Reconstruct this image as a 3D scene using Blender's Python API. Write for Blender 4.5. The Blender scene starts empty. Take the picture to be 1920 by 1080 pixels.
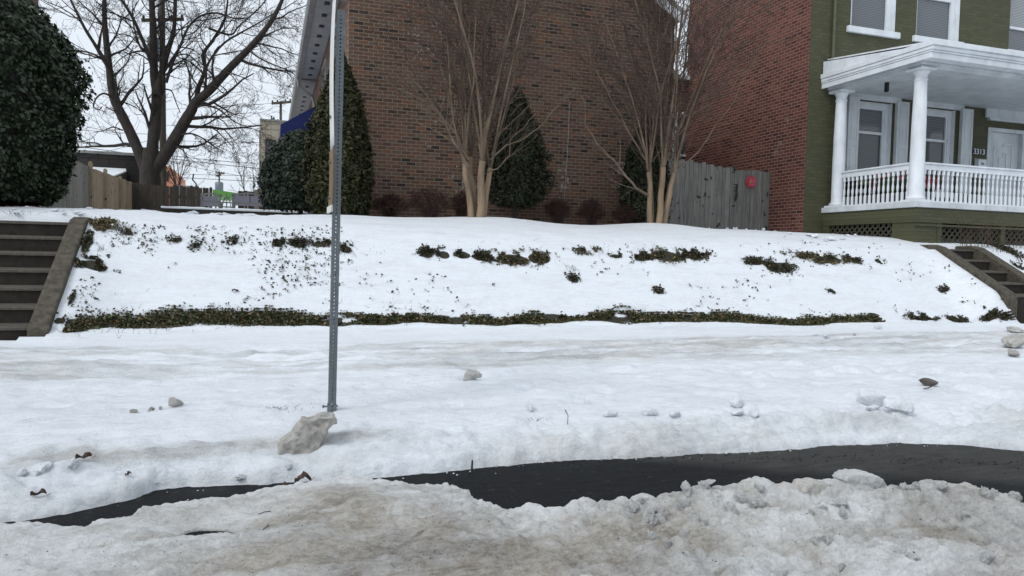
import bpy, bmesh, math, random
import numpy as np
from mathutils import Vector, Matrix, noise as mn
random.seed(7); RNG = np.random.default_rng(11)
S = bpy.context.scene; COL = S.collection
rad = math.radians
# ---------------------------------------------------------------- camera
F = 1370.0; YAW = rad(18.5); PIT = rad(-2.6); ROLL = rad(1.25); EYE = 1.3
fw = Vector((math.sin(YAW)*math.cos(PIT), math.cos(YAW)*math.cos(PIT), math.sin(PIT)))
r0 = Vector((math.cos(YAW), -math.sin(YAW), 0)); u0 = r0.cross(fw)
RT = r0*math.cos(ROLL) + u0*math.sin(ROLL); UP = u0*math.cos(ROLL) - r0*math.sin(ROLL)
cd = bpy.data.cameras.new('camera'); cam = bpy.data.objects.new('camera', cd); COL.objects.link(cam)
m = Matrix((RT, UP, -fw)).transposed().to_4x4(); m.translation = (0, 0, EYE); cam.matrix_world = m
cd.sensor_width = 36; cd.lens = 36*F/1920; cd.clip_end = 1000; cd.clip_start = .05
S.camera = cam
# ---------------------------------------------------------------- world, sun, exposure
SUN_EL, SUN_AZ = 48, 245
w = bpy.data.worlds.new('World'); S.world = w; w.use_nodes = True
nt = w.node_tree; nt.nodes.clear()
sky = nt.nodes.new('ShaderNodeTexSky'); sky.sky_type = 'NISHITA'; sky.sun_disc = False
sky.sun_elevation = rad(SUN_EL); sky.sun_rotation = rad(SUN_AZ); sky.dust_density = 4; sky.air_density = 1.0
hs = nt.nodes.new('ShaderNodeHueSaturation'); hs.inputs['Saturation'].default_value = .12
mxw = nt.nodes.new('ShaderNodeMix'); mxw.data_type = 'RGBA'; mxw.inputs[0].default_value = .75
mxw.inputs[7].default_value = (6.3, 6.95, 7.7, 1)
bg = nt.nodes.new('ShaderNodeBackground'); bg.inputs[1].default_value = .128
wo = nt.nodes.new('ShaderNodeOutputWorld')
nt.links.new(sky.outputs[0], hs.inputs['Color']); nt.links.new(hs.outputs[0], mxw.inputs[6])
nt.links.new(mxw.outputs[2], bg.inputs[0]); nt.links.new(bg.outputs[0], wo.inputs[0])
sd = bpy.data.lights.new('sun', 'SUN'); sd.energy = 1.0; sd.angle = rad(16); sd.color = (1, .97, .93)
sun = bpy.data.objects.new('sun', sd); COL.objects.link(sun)
az, el = rad(SUN_AZ), rad(SUN_EL)
dirv = Vector((math.sin(az)*math.cos(el), math.cos(az)*math.cos(el), math.sin(el)))
sun.rotation_euler = dirv.to_track_quat('Z', 'Y').to_euler(); sun.location = (0, -5, 20)
S.view_settings.view_transform = 'Standard'; S.view_settings.look = 'None'
S.view_settings.exposure = 0.2; S.view_settings.gamma = 1

# ---------------------------------------------------------------- helpers
def P(px, py, Y):
    d = fw + RT*((px-960)/F) - UP*((py-540)/F)
    t = Y/d.y
    return Vector((d.x*t, Y, EYE + d.z*t))
def PX(px, py, X):
    d = fw + RT*((px-960)/F) - UP*((py-540)/F)
    t = X/d.x
    return Vector((X, d.y*t, EYE + d.z*t))
def PZ(px, py, z):
    d = fw + RT*((px-960)/F) - UP*((py-540)/F)
    t = (z-EYE)/d.z
    return Vector((d.x*t, d.y*t, z))
def tag(o, label=None, cat=None, group=None, kind=None):
    if label: o['label'] = label
    if cat: o['category'] = cat
    if group: o['group'] = group
    if kind: o['kind'] = kind
    return o
def thing(name, label, cat, loc=(0, 0, 0), rz=0, group=None):
    o = bpy.data.objects.new(name, None); COL.objects.link(o)
    o.location = loc; o.rotation_euler.z = rz; o.empty_display_size = .1
    return tag(o, label, cat, group)
def link(name, me, mat, parent=None, smooth=False):
    o = bpy.data.objects.new(name, me); COL.objects.link(o)
    if mat: me.materials.append(mat)
    if smooth: me.polygons.foreach_set('use_smooth', np.ones(len(me.polygons), bool))
    if parent is not None:
        o.parent = parent
        bpy.context.view_layer.update()
        o.matrix_parent_inverse = parent.matrix_world.inverted()
    return o
def np_mesh(name, V, Fc, attrs=None):
    V = np.asarray(V, np.float32); Fc = np.asarray(Fc, np.int32); k = Fc.shape[1]
    me = bpy.data.meshes.new(name)
    me.vertices.add(len(V)); me.vertices.foreach_set('co', V.ravel())
    me.loops.add(Fc.size); me.loops.foreach_set('vertex_index', Fc.ravel())
    me.polygons.add(len(Fc)); me.polygons.foreach_set('loop_start', np.arange(0, Fc.size, k, dtype=np.int32))
    me.update(calc_edges=True)
    for n, a in (attrs or {}).items():
        at = me.attributes.new(n, 'FLOAT', 'POINT'); at.data.foreach_set('value', np.asarray(a, np.float32))
    return me
class MB:
    "collects boxes, prisms, tubes and lathes; build() links them as one mesh"
    def __init__(s): s.v = []; s.f = []
    def poly(s, pts, faces):
        b = len(s.v); s.v += [tuple(p) for p in pts]; s.f += [tuple(b+i for i in f) for f in faces]
    def box(s, a, b):
        x0, y0, z0 = a; x1, y1, z1 = b
        s.poly([(x0,y0,z0),(x1,y0,z0),(x1,y1,z0),(x0,y1,z0),(x0,y0,z1),(x1,y0,z1),(x1,y1,z1),(x0,y1,z1)],
               [(0,3,2,1),(4,5,6,7),(0,1,5,4),(1,2,6,5),(2,3,7,6),(3,0,4,7)])
        return s
    def bar(s, p, q, w, h=None, up=(0,0,1)):
        p = Vector(p); q = Vector(q); h = h or w; d = (q-p).normalized()
        a = d.cross(Vector(up)); a = a.normalized() if a.length > 1e-4 else Vector((1,0,0)); b = a.cross(d)
        pts = [e + a*(i*w/2) + b*(j*h/2) for e in (p, q) for i, j in ((-1,-1),(1,-1),(1,1),(-1,1))]
        s.poly(pts, [(0,1,2,3),(7,6,5,4),(0,4,5,1),(1,5,6,2),(2,6,7,3),(3,7,4,0)]); return s
    def prism(s, pts, off):
        n = len(pts); off = Vector(off); q = [Vector(p) for p in pts]
        s.poly(q + [p+off for p in q], [tuple(range(n))[::-1], tuple(range(n, 2*n))] + [(i, (i+1) % n, n+(i+1) % n, n+i) for i in range(n)]); return s
    def lathe(s, c, prof, n=14):
        b = len(s.v)
        for r, z in prof:
            for i in range(n):
                a = 2*math.pi*i/n; s.v.append((c[0]+r*math.cos(a), c[1]+r*math.sin(a), c[2]+z))
        for j in range(len(prof)-1):
            for i in range(n): s.f.append((b+j*n+i, b+j*n+(i+1) % n, b+(j+1)*n+(i+1) % n, b+(j+1)*n+i))
        s.f.append(tuple(b+i for i in range(n))[::-1]); s.f.append(tuple(b+(len(prof)-1)*n+i for i in range(n))); return s
    def tube(s, pts, rr, n=6):
        b = len(s.v); pts = [Vector(p) for p in pts]; L = len(pts)
        for j, p in enumerate(pts):
            d = (pts[min(j+1, L-1)] - pts[max(j-1, 0)]).normalized()
            a = d.cross(Vector((.37, .91, .19))); a.normalize(); c = d.cross(a); r = rr[j] if hasattr(rr, '__len__') else rr
            for i in range(n):
                t = 2*math.pi*i/n; s.v.append(tuple(p + a*(r*math.cos(t)) + c*(r*math.sin(t))))
        for j in range(L-1):
            for i in range(n): s.f.append((b+j*n+i, b+j*n+(i+1) % n, b+(j+1)*n+(i+1) % n, b+(j+1)*n+i))
        return s
    def build(s, name, mat, parent=None, smooth=False, bevel=0):
        me = bpy.data.meshes.new(name); me.from_pydata([tuple(v) for v in s.v], [], s.f); me.update()
        o = link(name, me, mat, parent, smooth)
        if bevel:
            md = o.modifiers.new('b', 'BEVEL'); md.width = bevel; md.segments = 2; md.limit_method = 'ANGLE'
        return o
# numpy value noise
def _h(ix, iy, seed):
    n = (ix*374761393 + iy*668265263 + seed*1442695041) & 0xffffffff
    n = ((n ^ (n >> 13))*1274126177) & 0xffffffff
    return ((n ^ (n >> 16)) & 0xffff)/65535.0
def vnoise(x, y, seed=0):
    x = np.asarray(x, float); y = np.asarray(y, float)
    ix = np.floor(x).astype(np.int64); iy = np.floor(y).astype(np.int64)
    fx = x-ix; fy = y-iy; fx = fx*fx*fx*(fx*(fx*6-15)+10); fy = fy*fy*fy*(fy*(fy*6-15)+10)
    return (_h(ix,iy,seed)*(1-fx)+_h(ix+1,iy,seed)*fx)*(1-fy) + (_h(ix,iy+1,seed)*(1-fx)+_h(ix+1,iy+1,seed)*fx)*fy
def fbm(x, y, seed=0, oct=4, g=.5):
    t = 0; a = 1; s = 0
    for i in range(oct):
        t = t + a*(vnoise(x*2**i+17.3*i, y*2**i-9.1*i, seed+i)-.5); s += a; a *= g
    return t/s*2
def sst(a, b, x): t = np.clip((x-a)/(b-a), 0, 1); return t*t*(3-2*t)

# ---------------------------------------------------------------- materials
def newmat(name):
    mt = bpy.data.materials.new(name); mt.use_nodes = True
    return mt, mt.node_tree, mt.node_tree.nodes['Principled BSDF']
def N(nt, t, **kw):
    n = nt.nodes.new(t)
    for k, v in kw.items():
        if hasattr(n, k): setattr(n, k, v)
        else: n.inputs[k.replace('_', ' ')].default_value = v
    return n
def rgba(c): return (c[0], c[1], c[2], 1)
def coords(nt, scale=(1,1,1)):
    tc = N(nt, 'ShaderNodeTexCoord'); mp = N(nt, 'ShaderNodeMapping'); mp.inputs['Scale'].default_value = scale
    nt.links.new(tc.outputs['Object'], mp.inputs[0]); return mp.outputs[0]
def ramp(nt, src, stops, interp='LINEAR'):
    r = N(nt, 'ShaderNodeValToRGB'); r.color_ramp.interpolation = interp
    e = r.color_ramp.elements
    while len(e) < len(stops): e.new(.5)
    for i, (p, c) in enumerate(stops): e[i].position = p; e[i].color = rgba(c) if len(c) == 3 else c
    nt.links.new(src, r.inputs[0]); return r.outputs[0]
def mix(nt, fac, a, b, mode='MIX'):
    n = N(nt, 'ShaderNodeMix', data_type='RGBA', blend_type=mode)
    for i, v in ((0, fac), (6, a), (7, b)):
        if isinstance(v, bpy.types.NodeSocket): nt.links.new(v, n.inputs[i])
        elif i == 0: n.inputs[0].default_value = v
        else: n.inputs[i].default_value = rgba(v)
    return n.outputs[2]
def bump(nt, bsdf, h, strength=.3, dist=.02, prev=None):
    b = N(nt, 'ShaderNodeBump'); b.inputs['Strength'].default_value = strength; b.inputs['Distance'].default_value = dist
    nt.links.new(h, b.inputs['Height'])
    if prev: nt.links.new(prev, b.inputs['Normal'])
    nt.links.new(b.outputs[0], bsdf.inputs['Normal']); return b.outputs[0]
def plain(name, c, rough=.6, var=.25, scale=8, metal=0, bmp=.15, sc3=(1,1,1), c2=None, spec=.4):
    mt, nt, b = newmat(name)
    co = coords(nt, sc3); no = N(nt, 'ShaderNodeTexNoise', Scale=scale, Detail=6, Roughness=.6); nt.links.new(co, no.inputs['Vector'])
    lo = c2 or tuple(x*(1-var) for x in c); hi = tuple(min(1, x*(1+var*.6)) for x in c)
    nt.links.new(ramp(nt, no.outputs['Fac'], [(.3, lo), (.7, hi)]), b.inputs['Base Color'])
    b.inputs['Roughness'].default_value = rough; b.inputs['Metallic'].default_value = metal
    b.inputs['Specular IOR Level'].default_value = spec
    if bmp: bump(nt, b, no.outputs['Fac'], bmp, .01)
    return mt
def brick(name, axis, stops, mortar, bw, bh, ms=.0095, bmp=.5, spots=None, soft=.35, rough=.85, weather=None):
    mt, nt, b = newmat(name)
    tc = N(nt, 'ShaderNodeTexCoord'); sp = N(nt, 'ShaderNodeSeparateXYZ'); cb = N(nt, 'ShaderNodeCombineXYZ')
    nt.links.new(tc.outputs['Object'], sp.inputs[0])
    wob = N(nt, 'ShaderNodeTexNoise', Scale=9, Detail=3); nt.links.new(tc.outputs['Object'], wob.inputs['Vector'])
    wm = N(nt, 'ShaderNodeMath', operation='MULTIPLY_ADD'); wm.inputs[1].default_value = .008; nt.links.new(wob.outputs[0], wm.inputs[0]); nt.links.new(sp.outputs['Z'], wm.inputs[2])
    nt.links.new(sp.outputs[axis], cb.inputs[0]); nt.links.new(wm.outputs[0], cb.inputs[1])
    br = N(nt, 'ShaderNodeTexBrick', Scale=1, Mortar_Size=ms, Mortar_Smooth=soft, Bias=0, Brick_Width=bw, Row_Height=bh, offset=.5, offset_frequency=2)
    br.inputs['Color1'].default_value = (0,0,0,1); br.inputs['Color2'].default_value = (1,1,1,1); br.inputs['Mortar'].default_value = (.5,.5,.5,1)
    nt.links.new(cb.outputs[0], br.inputs['Vector'])
    c = ramp(nt, br.outputs['Color'], stops)
    n1 = N(nt, 'ShaderNodeTexNoise', Scale=30, Detail=5); nt.links.new(tc.outputs['Object'], n1.inputs['Vector'])
    c = mix(nt, .35, c, ramp(nt, n1.outputs['Fac'], [(.3, (.25,.25,.25)), (.75, (1,1,1))]), 'MULTIPLY')
    n2 = N(nt, 'ShaderNodeTexNoise', Scale=.8, Detail=4); nt.links.new(tc.outputs['Object'], n2.inputs['Vector'])
    if weather: c = mix(nt, ramp(nt, n2.outputs['Fac'], [(.4, (0,0,0)), (.65, (.6,.6,.6))]), c, weather, 'MULTIPLY')
    if spots:
        v = N(nt, 'ShaderNodeTexNoise', Scale=spots[0], Detail=2); nt.links.new(tc.outputs['Object'], v.inputs['Vector'])
        n3 = N(nt, 'ShaderNodeTexNoise', Scale=1.1, Detail=2); nt.links.new(tc.outputs['Object'], n3.inputs['Vector'])
        ad = N(nt, 'ShaderNodeMath', operation='MULTIPLY'); nt.links.new(v.outputs[0], ad.inputs[0]); nt.links.new(n3.outputs[0], ad.inputs[1])
        c = mix(nt, ramp(nt, ad.outputs[0], [(spots[1], (0,0,0)), (spots[1]+.03, (.75,.75,.75))]), c, spots[2])
    mo = mix(nt, n2.outputs['Fac'], tuple(x*.7 for x in mortar), mortar)
    nt.links.new(mix(nt, br.outputs['Fac'], c, mo), b.inputs['Base Color'])
    b.inputs['Roughness'].default_value = rough; b.inputs['Specular IOR Level'].default_value = .25
    iv = N(nt, 'ShaderNodeMath', operation='MULTIPLY_ADD'); iv.inputs[1].default_value = -1
    nt.links.new(br.outputs['Fac'], iv.inputs[0]); nt.links.new(n1.outputs[0], iv.inputs[2])
    bump(nt, b, iv.outputs[0], bmp, .012)
    return mt
def snowmat(name, clean, dirt, dirt2, streak=(1,1,1), fine=1.0, bare=False, mott=.25):
    mt, nt, b = newmat(name)
    tc = N(nt, 'ShaderNodeTexCoord')
    mp = N(nt, 'ShaderNodeMapping'); mp.inputs['Scale'].default_value = streak; nt.links.new(tc.outputs['Object'], mp.inputs[0])
    at = N(nt, 'ShaderNodeAttribute', attribute_name='dirt')
    n1 = N(nt, 'ShaderNodeTexNoise', Scale=5, Detail=8, Roughness=.65); nt.links.new(mp.outputs[0], n1.inputs['Vector'])
    n2 = N(nt, 'ShaderNodeTexNoise', Scale=38, Detail=7, Roughness=.75); nt.links.new(tc.outputs['Object'], n2.inputs['Vector'])
    n3 = N(nt, 'ShaderNodeTexNoise', Scale=150, Detail=3, Roughness=.6); nt.links.new(tc.outputs['Object'], n3.inputs['Vector'])
    n5 = N(nt, 'ShaderNodeTexNoise', Scale=1.7, Detail=3); nt.links.new(tc.outputs['Object'], n5.inputs['Vector'])
    a = N(nt, 'ShaderNodeMath', operation='MULTIPLY_ADD'); a.inputs[1].default_value = .9
    nt.links.new(n1.outputs[0], a.inputs[0]); nt.links.new(at.outputs['Fac'], a.inputs[2])
    a2 = N(nt, 'ShaderNodeMath', operation='MULTIPLY_ADD'); a2.inputs[1].default_value = .55
    nt.links.new(n2.outputs[0], a2.inputs[0]); nt.links.new(a.outputs[0], a2.inputs[2])
    f = ramp(nt, a2.outputs[0], [(.72, (0,0,0)), (1.0, (.32,.32,.32))])
    a3 = N(nt, 'ShaderNodeMath', operation='MULTIPLY'); a3.inputs[1].default_value = .5; nt.links.new(a2.outputs[0], a3.inputs[0])
    f = ramp(nt, a3.outputs[0], [(.37, (0,0,0)), (.52, (.35,.35,.35)), (.86, (1,1,1))])
    dcol = mix(nt, ramp(nt, n5.outputs[0], [(.4, (0,0,0)), (.6, (1,1,1))]), dirt, dirt2)
    n6 = N(nt, 'ShaderNodeTexNoise', Scale=22, Detail=8, Roughness=.8); nt.links.new(mp.outputs[0], n6.inputs['Vector'])
    mo = mix(nt, mott, (1,1,1), ramp(nt, n6.outputs[0], [(.36, (.52,.525,.53)), (.49, (.90,.90,.90)), (.6, (1,1,1))]))
    f2 = mix(nt, .55, f, mix(nt, 1, f, ramp(nt, n6.outputs[0], [(.35, (1,1,1)), (.6, (.35,.35,.35))]), 'MULTIPLY'))
    c = mix(nt, 1, mix(nt, f2, clean, dcol), mo, 'MULTIPLY')
    # grit
    sp = ramp(nt, n3.outputs[0], [(.30, (1,1,1)), (.37, (0,0,0))])
    sm = mix(nt, 1, sp, f, 'MULTIPLY')
    c = mix(nt, sm, c, (.10,.085,.065))
    if bare:
        ab = N(nt, 'ShaderNodeAttribute', attribute_name='bare')
        sb = N(nt, 'ShaderNodeMath', operation='MULTIPLY_ADD'); sb.inputs[1].default_value = .5
        nt.links.new(n2.outputs[0], sb.inputs[0]); nt.links.new(ab.outputs['Fac'], sb.inputs[2])
        c = mix(nt, ramp(nt, sb.outputs[0], [(.68, (0,0,0)), (.76, (1,1,1))]), c, (.035,.032,.02))
    nt.links.new(c, b.inputs['Base Color'])
    b.inputs['Roughness'].default_value = .55; b.inputs['Specular IOR Level'].default_value = .3
    p = bump(nt, b, n1.outputs[0], .5*fine, .06); p = bump(nt, b, n2.outputs[0], .75*fine, .022, p); bump(nt, b, n3.outputs[0], .6*fine, .006, p)
    return mt
M = {}
M['snow'] = snowmat('clean_snow', (.83,.87,.92), (.40,.41,.41), (.50,.49,.46), (.28,1,1), 1.1, bare=True, mott=.2)
M['road_snow'] = snowmat('dirty_snow', (.86,.875,.88), (.235,.205,.165), (.36,.30,.22), (.6,1,1), 1.5, mott=.36)
M['ice'] = snowmat('ice_chunk', (.76,.75,.72), (.25,.23,.195), (.34,.30,.25), (1,1,1), 1.4, mott=.5)
M['ice'].node_tree.nodes['Principled BSDF'].inputs['Subsurface Weight'].default_value = .35
M['ice'].node_tree.nodes['Principled BSDF'].inputs['Subsurface Radius'].default_value = (.04, .04, .04)
M['snow_cake'] = snowmat('snow_cake', (.85,.89,.94), (.50,.51,.51), (.58,.57,.55), (1,1,1), 1.0, mott=.1)
M['white_chunk'] = snowmat('white_chunk', (.82,.86,.90), (.52,.52,.50), (.6,.56,.5), (1,1,1), .7)
M['brown_brick'] = brick('brown_brick', 'X', [(0,(.036,.028,.026)),(.12,(.092,.052,.040)),(.4,(.145,.080,.060)),(.65,(.170,.088,.062)),(.86,(.145,.104,.078)),(1,(.215,.09,.053))], (.235,.205,.165), .198, .0735, .0075, .5, (13,.405,(.36,.33,.29)), .25, weather=(.80,.82,.68))
M['brown_brick_side'] = brick('brown_brick_side', 'Y', [(0,(.03,.02,.02)),(.5,(.14,.06,.04)),(1,(.21,.09,.05))], (.33,.28,.22), .198, .0735)
M['red_brick'] = brick('red_brick', 'Y', [(0,(.08,.03,.026)),(.25,(.15,.048,.038)),(.75,(.185,.068,.053)),(1,(.235,.088,.064))], (.30,.225,.185), .205, .074, .0085, .6, (5,.43,(.20,.16,.12)), .4, weather=(.62,.55,.5))
M['red_brick_front'] = brick('red_brick_front', 'X', [(0,(.09,.032,.026)),(1,(.18,.06,.045))], (.30,.22,.18), .205, .074)
M['green_brick'] = brick('green_brick', 'X', [(0,(.078,.080,.043)),(.5,(.089,.091,.050)),(1,(.100,.102,.057))], (.068,.070,.038), .205, .074, .007, .42, None, .5, .6)
M['green_paint'] = plain('green_paint', (.094,.096,.052), .5, .2, 6)
M['white'] = plain('white_paint', (.60,.64,.67), .5, .2, 3, bmp=.08, sc3=(1,1,.5))
M['white_clean'] = plain('white_trim', (.72,.76,.80), .45, .16, 3.5, bmp=.08, sc3=(1,1,.5))
M['soffit'] = plain('soffit_grey', (.36,.37,.38), .6, .15, 3, c2=(.30,.31,.32))
M['gutter'] = plain('gutter_metal', (.25,.25,.24), .4, .3, 4)
M['black'] = plain('black', (.012,.012,.013), .5, .2)
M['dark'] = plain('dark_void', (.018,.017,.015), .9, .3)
M['concrete'] = plain('old_concrete', (.085,.074,.056), .9, .45, 14, bmp=.5, c2=(.034,.030,.022))
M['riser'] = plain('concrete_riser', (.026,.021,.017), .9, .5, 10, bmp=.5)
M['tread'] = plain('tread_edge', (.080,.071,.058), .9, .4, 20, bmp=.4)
M['galv'] = plain('galvanised_steel', (.15,.17,.185), .45, .18, 14, metal=.5, bmp=.05, spec=.5)
M['sign_back'] = plain('sign_aluminium', (.68,.68,.66), .5, .12, 6, bmp=.04, sc3=(1,4,.6))
M['sign_brown'] = plain('sign_brown', (.19,.125,.055), .6, .4, 8, c2=(.10,.065,.035), sc3=(1,1,.5))
M['asphalt'] = None
M['bark_dark'] = plain('dark_bark', (.038,.031,.026), .9, .5, 12, bmp=.6, sc3=(1,1,.3))
M['twig_dark'] = plain('dark_twig', (.026,.021,.018), .9, .4, 5, bmp=0)
M['myrtle'] = plain('smooth_tan_bark', (.26,.185,.12), .7, .35, 7, bmp=.2, c2=(.13,.095,.065), sc3=(1,1,.22))
M['myrtle_twig'] = plain('brown_twig', (.088,.058,.044), .8, .45, 4, bmp=0, c2=(.034,.024,.02))
M['myrtle_limb'] = plain('grey_brown_limb', (.17,.125,.085), .8, .45, 6, bmp=.1, c2=(.07,.05,.036), sc3=(1,1,.3))
M['pole'] = plain('pole_wood', (.10,.085,.065), .9, .3, 10, sc3=(1,1,.1))
M['wire'] = plain('wire', (.03,.03,.032), .7, .1, bmp=0)
M['navy'] = plain('navy_canvas', (.008,.02,.13), .7, .3, 5)
M['beige'] = plain('beige_wall', (.38,.33,.25), .8, .12, 2)
M['orange'] = plain('orange_wall', (.52,.22,.13), .8, .1, 2)
M['lime'] = plain('lime_canvas', (.16,.42,.10), .7, .2, 3)
M['block'] = brick('dark_block', 'X', [(0,(.035,.032,.03)),(1,(.055,.05,.046))], (.025,.023,.02), .8, .4, .02, .4)
M['mauve'] = plain('grey_mesh_fabric', (.30,.29,.34), .7, .1, 6)
M['glass'] = None
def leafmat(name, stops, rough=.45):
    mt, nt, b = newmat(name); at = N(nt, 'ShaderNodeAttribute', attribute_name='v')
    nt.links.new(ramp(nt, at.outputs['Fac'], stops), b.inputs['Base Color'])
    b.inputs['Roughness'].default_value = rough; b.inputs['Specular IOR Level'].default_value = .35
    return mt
M['holly'] = leafmat('holly_leaf', [(0,(.009,.015,.008)),(.6,(.023,.036,.016)),(.90,(.052,.070,.032)),(1,(.19,.23,.15))], .4)
M['arbor'] = leafmat('arborvitae', [(0,(.012,.014,.006)),(.6,(.040,.043,.015)),(1,(.105,.095,.034))], .7)
M['yew'] = leafmat('yew_leaf', [(0,(.010,.016,.011)),(.6,(.025,.038,.023)),(1,(.060,.080,.048))], .55)
M['conifer'] = leafmat('conifer_needles', [(0,(.011,.015,.008)),(.6,(.029,.036,.017)),(1,(.066,.070,.034))], .7)
M['redshrub'] = leafmat('barberry', [(0,(.022,.010,.009)),(.6,(.05,.023,.018)),(1,(.10,.055,.035))], .7)
M['ivy'] = leafmat('ground_cover', [(0,(.022,.026,.012)),(.4,(.042,.052,.020)),(.68,(.085,.095,.038)),(.78,(.12,.085,.045)),(1,(.20,.14,.08))], .6)
M['ivy_dark'] = leafmat('ground_cover_dark', [(0,(.018,.022,.011)),(.6,(.042,.048,.024)),(.8,(.08,.06,.038)),(1,(.15,.11,.07))], .6)
M['dead_leaf'] = plain('dead_leaf', (.06,.034,.024), .7, .4, 30)
M['straw'] = leafmat('straw', [(0,(.06,.05,.02)),(.5,(.16,.13,.06)),(1,(.28,.22,.12))], .7)
def asphalt():
    mt, nt, b = newmat('asphalt'); tc = N(nt, 'ShaderNodeTexCoord')
    vo = N(nt, 'ShaderNodeTexVoronoi', Scale=110); n = N(nt, 'ShaderNodeTexNoise', Scale=1.6, Detail=6); n2 = N(nt, 'ShaderNodeTexNoise', Scale=60, Detail=4)
    for k in (vo, n, n2): nt.links.new(tc.outputs['Object'], k.inputs['Vector'])
    c = mix(nt, n2.outputs[0], (.004,.0045,.005), (.013,.014,.016))
    v2 = N(nt, 'ShaderNodeTexVoronoi', Scale=42); nt.links.new(tc.outputs['Object'], v2.inputs['Vector'])
    c = mix(nt, ramp(nt, v2.outputs['Color'], [(.84, (0,0,0)), (.93, (.5,.5,.5))]), c, (.04,.041,.043))
    c = mix(nt, ramp(nt, vo.outputs['Distance'], [(.0, (1,1,1)), (.16, (0,0,0))]), c, (.08,.08,.08))
    at = N(nt, 'ShaderNodeAttribute', attribute_name='dirt')
    ad = N(nt, 'ShaderNodeMath', operation='MULTIPLY_ADD'); ad.inputs[1].default_value = .6; nt.links.new(n.outputs[0], ad.inputs[0]); nt.links.new(at.outputs['Fac'], ad.inputs[2])
    g = ramp(nt, ad.outputs[0], [(.55, (0,0,0)), (.85, (1,1,1))])
    mp = N(nt, 'ShaderNodeMapping'); mp.inputs['Scale'].default_value = (2, 9, 1); nt.links.new(tc.outputs['Object'], mp.inputs[0])
    n4 = N(nt, 'ShaderNodeTexNoise', Scale=2.5, Detail=8, Roughness=.7); nt.links.new(mp.outputs[0], n4.inputs['Vector'])
    gc = mix(nt, ramp(nt, n4.outputs[0], [(.35, (0,0,0)), (.7, (1,1,1))]), (.022,.022,.021), (.062,.062,.058))
    c = mix(nt, g, c, gc)
    nt.links.new(c, b.inputs['Base Color'])
    r = N(nt, 'ShaderNodeMapRange'); r.inputs['To Min'].default_value = .5; r.inputs['To Max'].default_value = .9; nt.links.new(n4.outputs[0], r.inputs[0]); b.inputs['Specular IOR Level'].default_value = .14
    nt.links.new(r.outputs[0], b.inputs['Roughness'])
    p = bump(nt, b, vo.outputs['Distance'], .5, .004); bump(nt, b, n2.outputs[0], .3, .01, p)
    return mt
M['asphalt'] = asphalt()
def blinds(name, c1, c2, rows=26):
    mt, nt, b = newmat(name); tc = N(nt, 'ShaderNodeTexCoord')
    wv = N(nt, 'ShaderNodeTexWave', Scale=rows/6.283*2, Distortion=.15, bands_direction='Z'); nt.links.new(tc.outputs['Object'], wv.inputs['Vector'])
    nt.links.new(ramp(nt, wv.outputs['Fac'], [(.25, c1), (.6, c2)]), b.inputs['Base Color'])
    b.inputs['Roughness'].default_value = .5; b.inputs['Coat Weight'].default_value = 1; b.inputs['Coat Roughness'].default_value = .03
    return mt
M['blind_light'] = blinds('blinds_light', (.13,.14,.15), (.30,.32,.33))
M['blind_grey'] = blinds('blinds_behind_glass', (.045,.052,.06), (.13,.145,.16))
M['blind_dark'] = blinds('blinds_dark', (.022,.026,.03), (.055,.062,.07))
def planks(name, axis, c, wv=.14, c2=None):
    mt, nt, b = newmat(name); tc = N(nt, 'ShaderNodeTexCoord')
    mp = N(nt, 'ShaderNodeMapping'); mp.inputs['Scale'].default_value = (9, 9, .7); nt.links.new(tc.outputs['Object'], mp.inputs[0])
    n = N(nt, 'ShaderNodeTexNoise', Scale=4, Detail=8, Roughness=.65, Distortion=.4); nt.links.new(mp.outputs[0], n.inputs['Vector'])
    k = N(nt, 'ShaderNodeTexNoise', Scale=6, Detail=1); nt.links.new(tc.outputs['Object'], k.inputs['Vector'])
    at = N(nt, 'ShaderNodeAttribute', attribute_name='v')
    cc = ramp(nt, n.outputs[0], [(.3, c2 or tuple(x*.5 for x in c)), (.7, c)])
    cc = mix(nt, .6, cc, ramp(nt, at.outputs['Fac'], [(0, (.55,.55,.55)), (1, (1.0,1.0,1.0))]), 'MULTIPLY')
    cc = mix(nt, ramp(nt, k.outputs[0], [(.27, (1,1,1)), (.31, (0,0,0))]), cc, (.02,.018,.015))
    nt.links.new(cc, b.inputs['Base Color']); b.inputs['Roughness'].default_value = .85
    bump(nt, b, n.outputs[0], .4, .01); return mt
M['grey_wood'] = planks('weathered_grey_wood', 'X', (.26,.25,.23), c2=(.10,.098,.09))
M['tan_wood'] = planks('tan_wood', 'X', (.44,.35,.24), c2=(.27,.21,.14))
M['pale_wood'] = planks('pale_wood', 'X', (.30,.29,.25), c2=(.19,.185,.165))
M['dark_wood'] = planks('dark_wood', 'X', (.075,.06,.045), c2=(.022,.019,.015))
M['pink'] = plain('pink_metal', (.46,.07,.11), .5, .4, 20)
M['yellow'] = plain('yellow_centre', (.45,.25,.06), .6, .4, 30)

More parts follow.
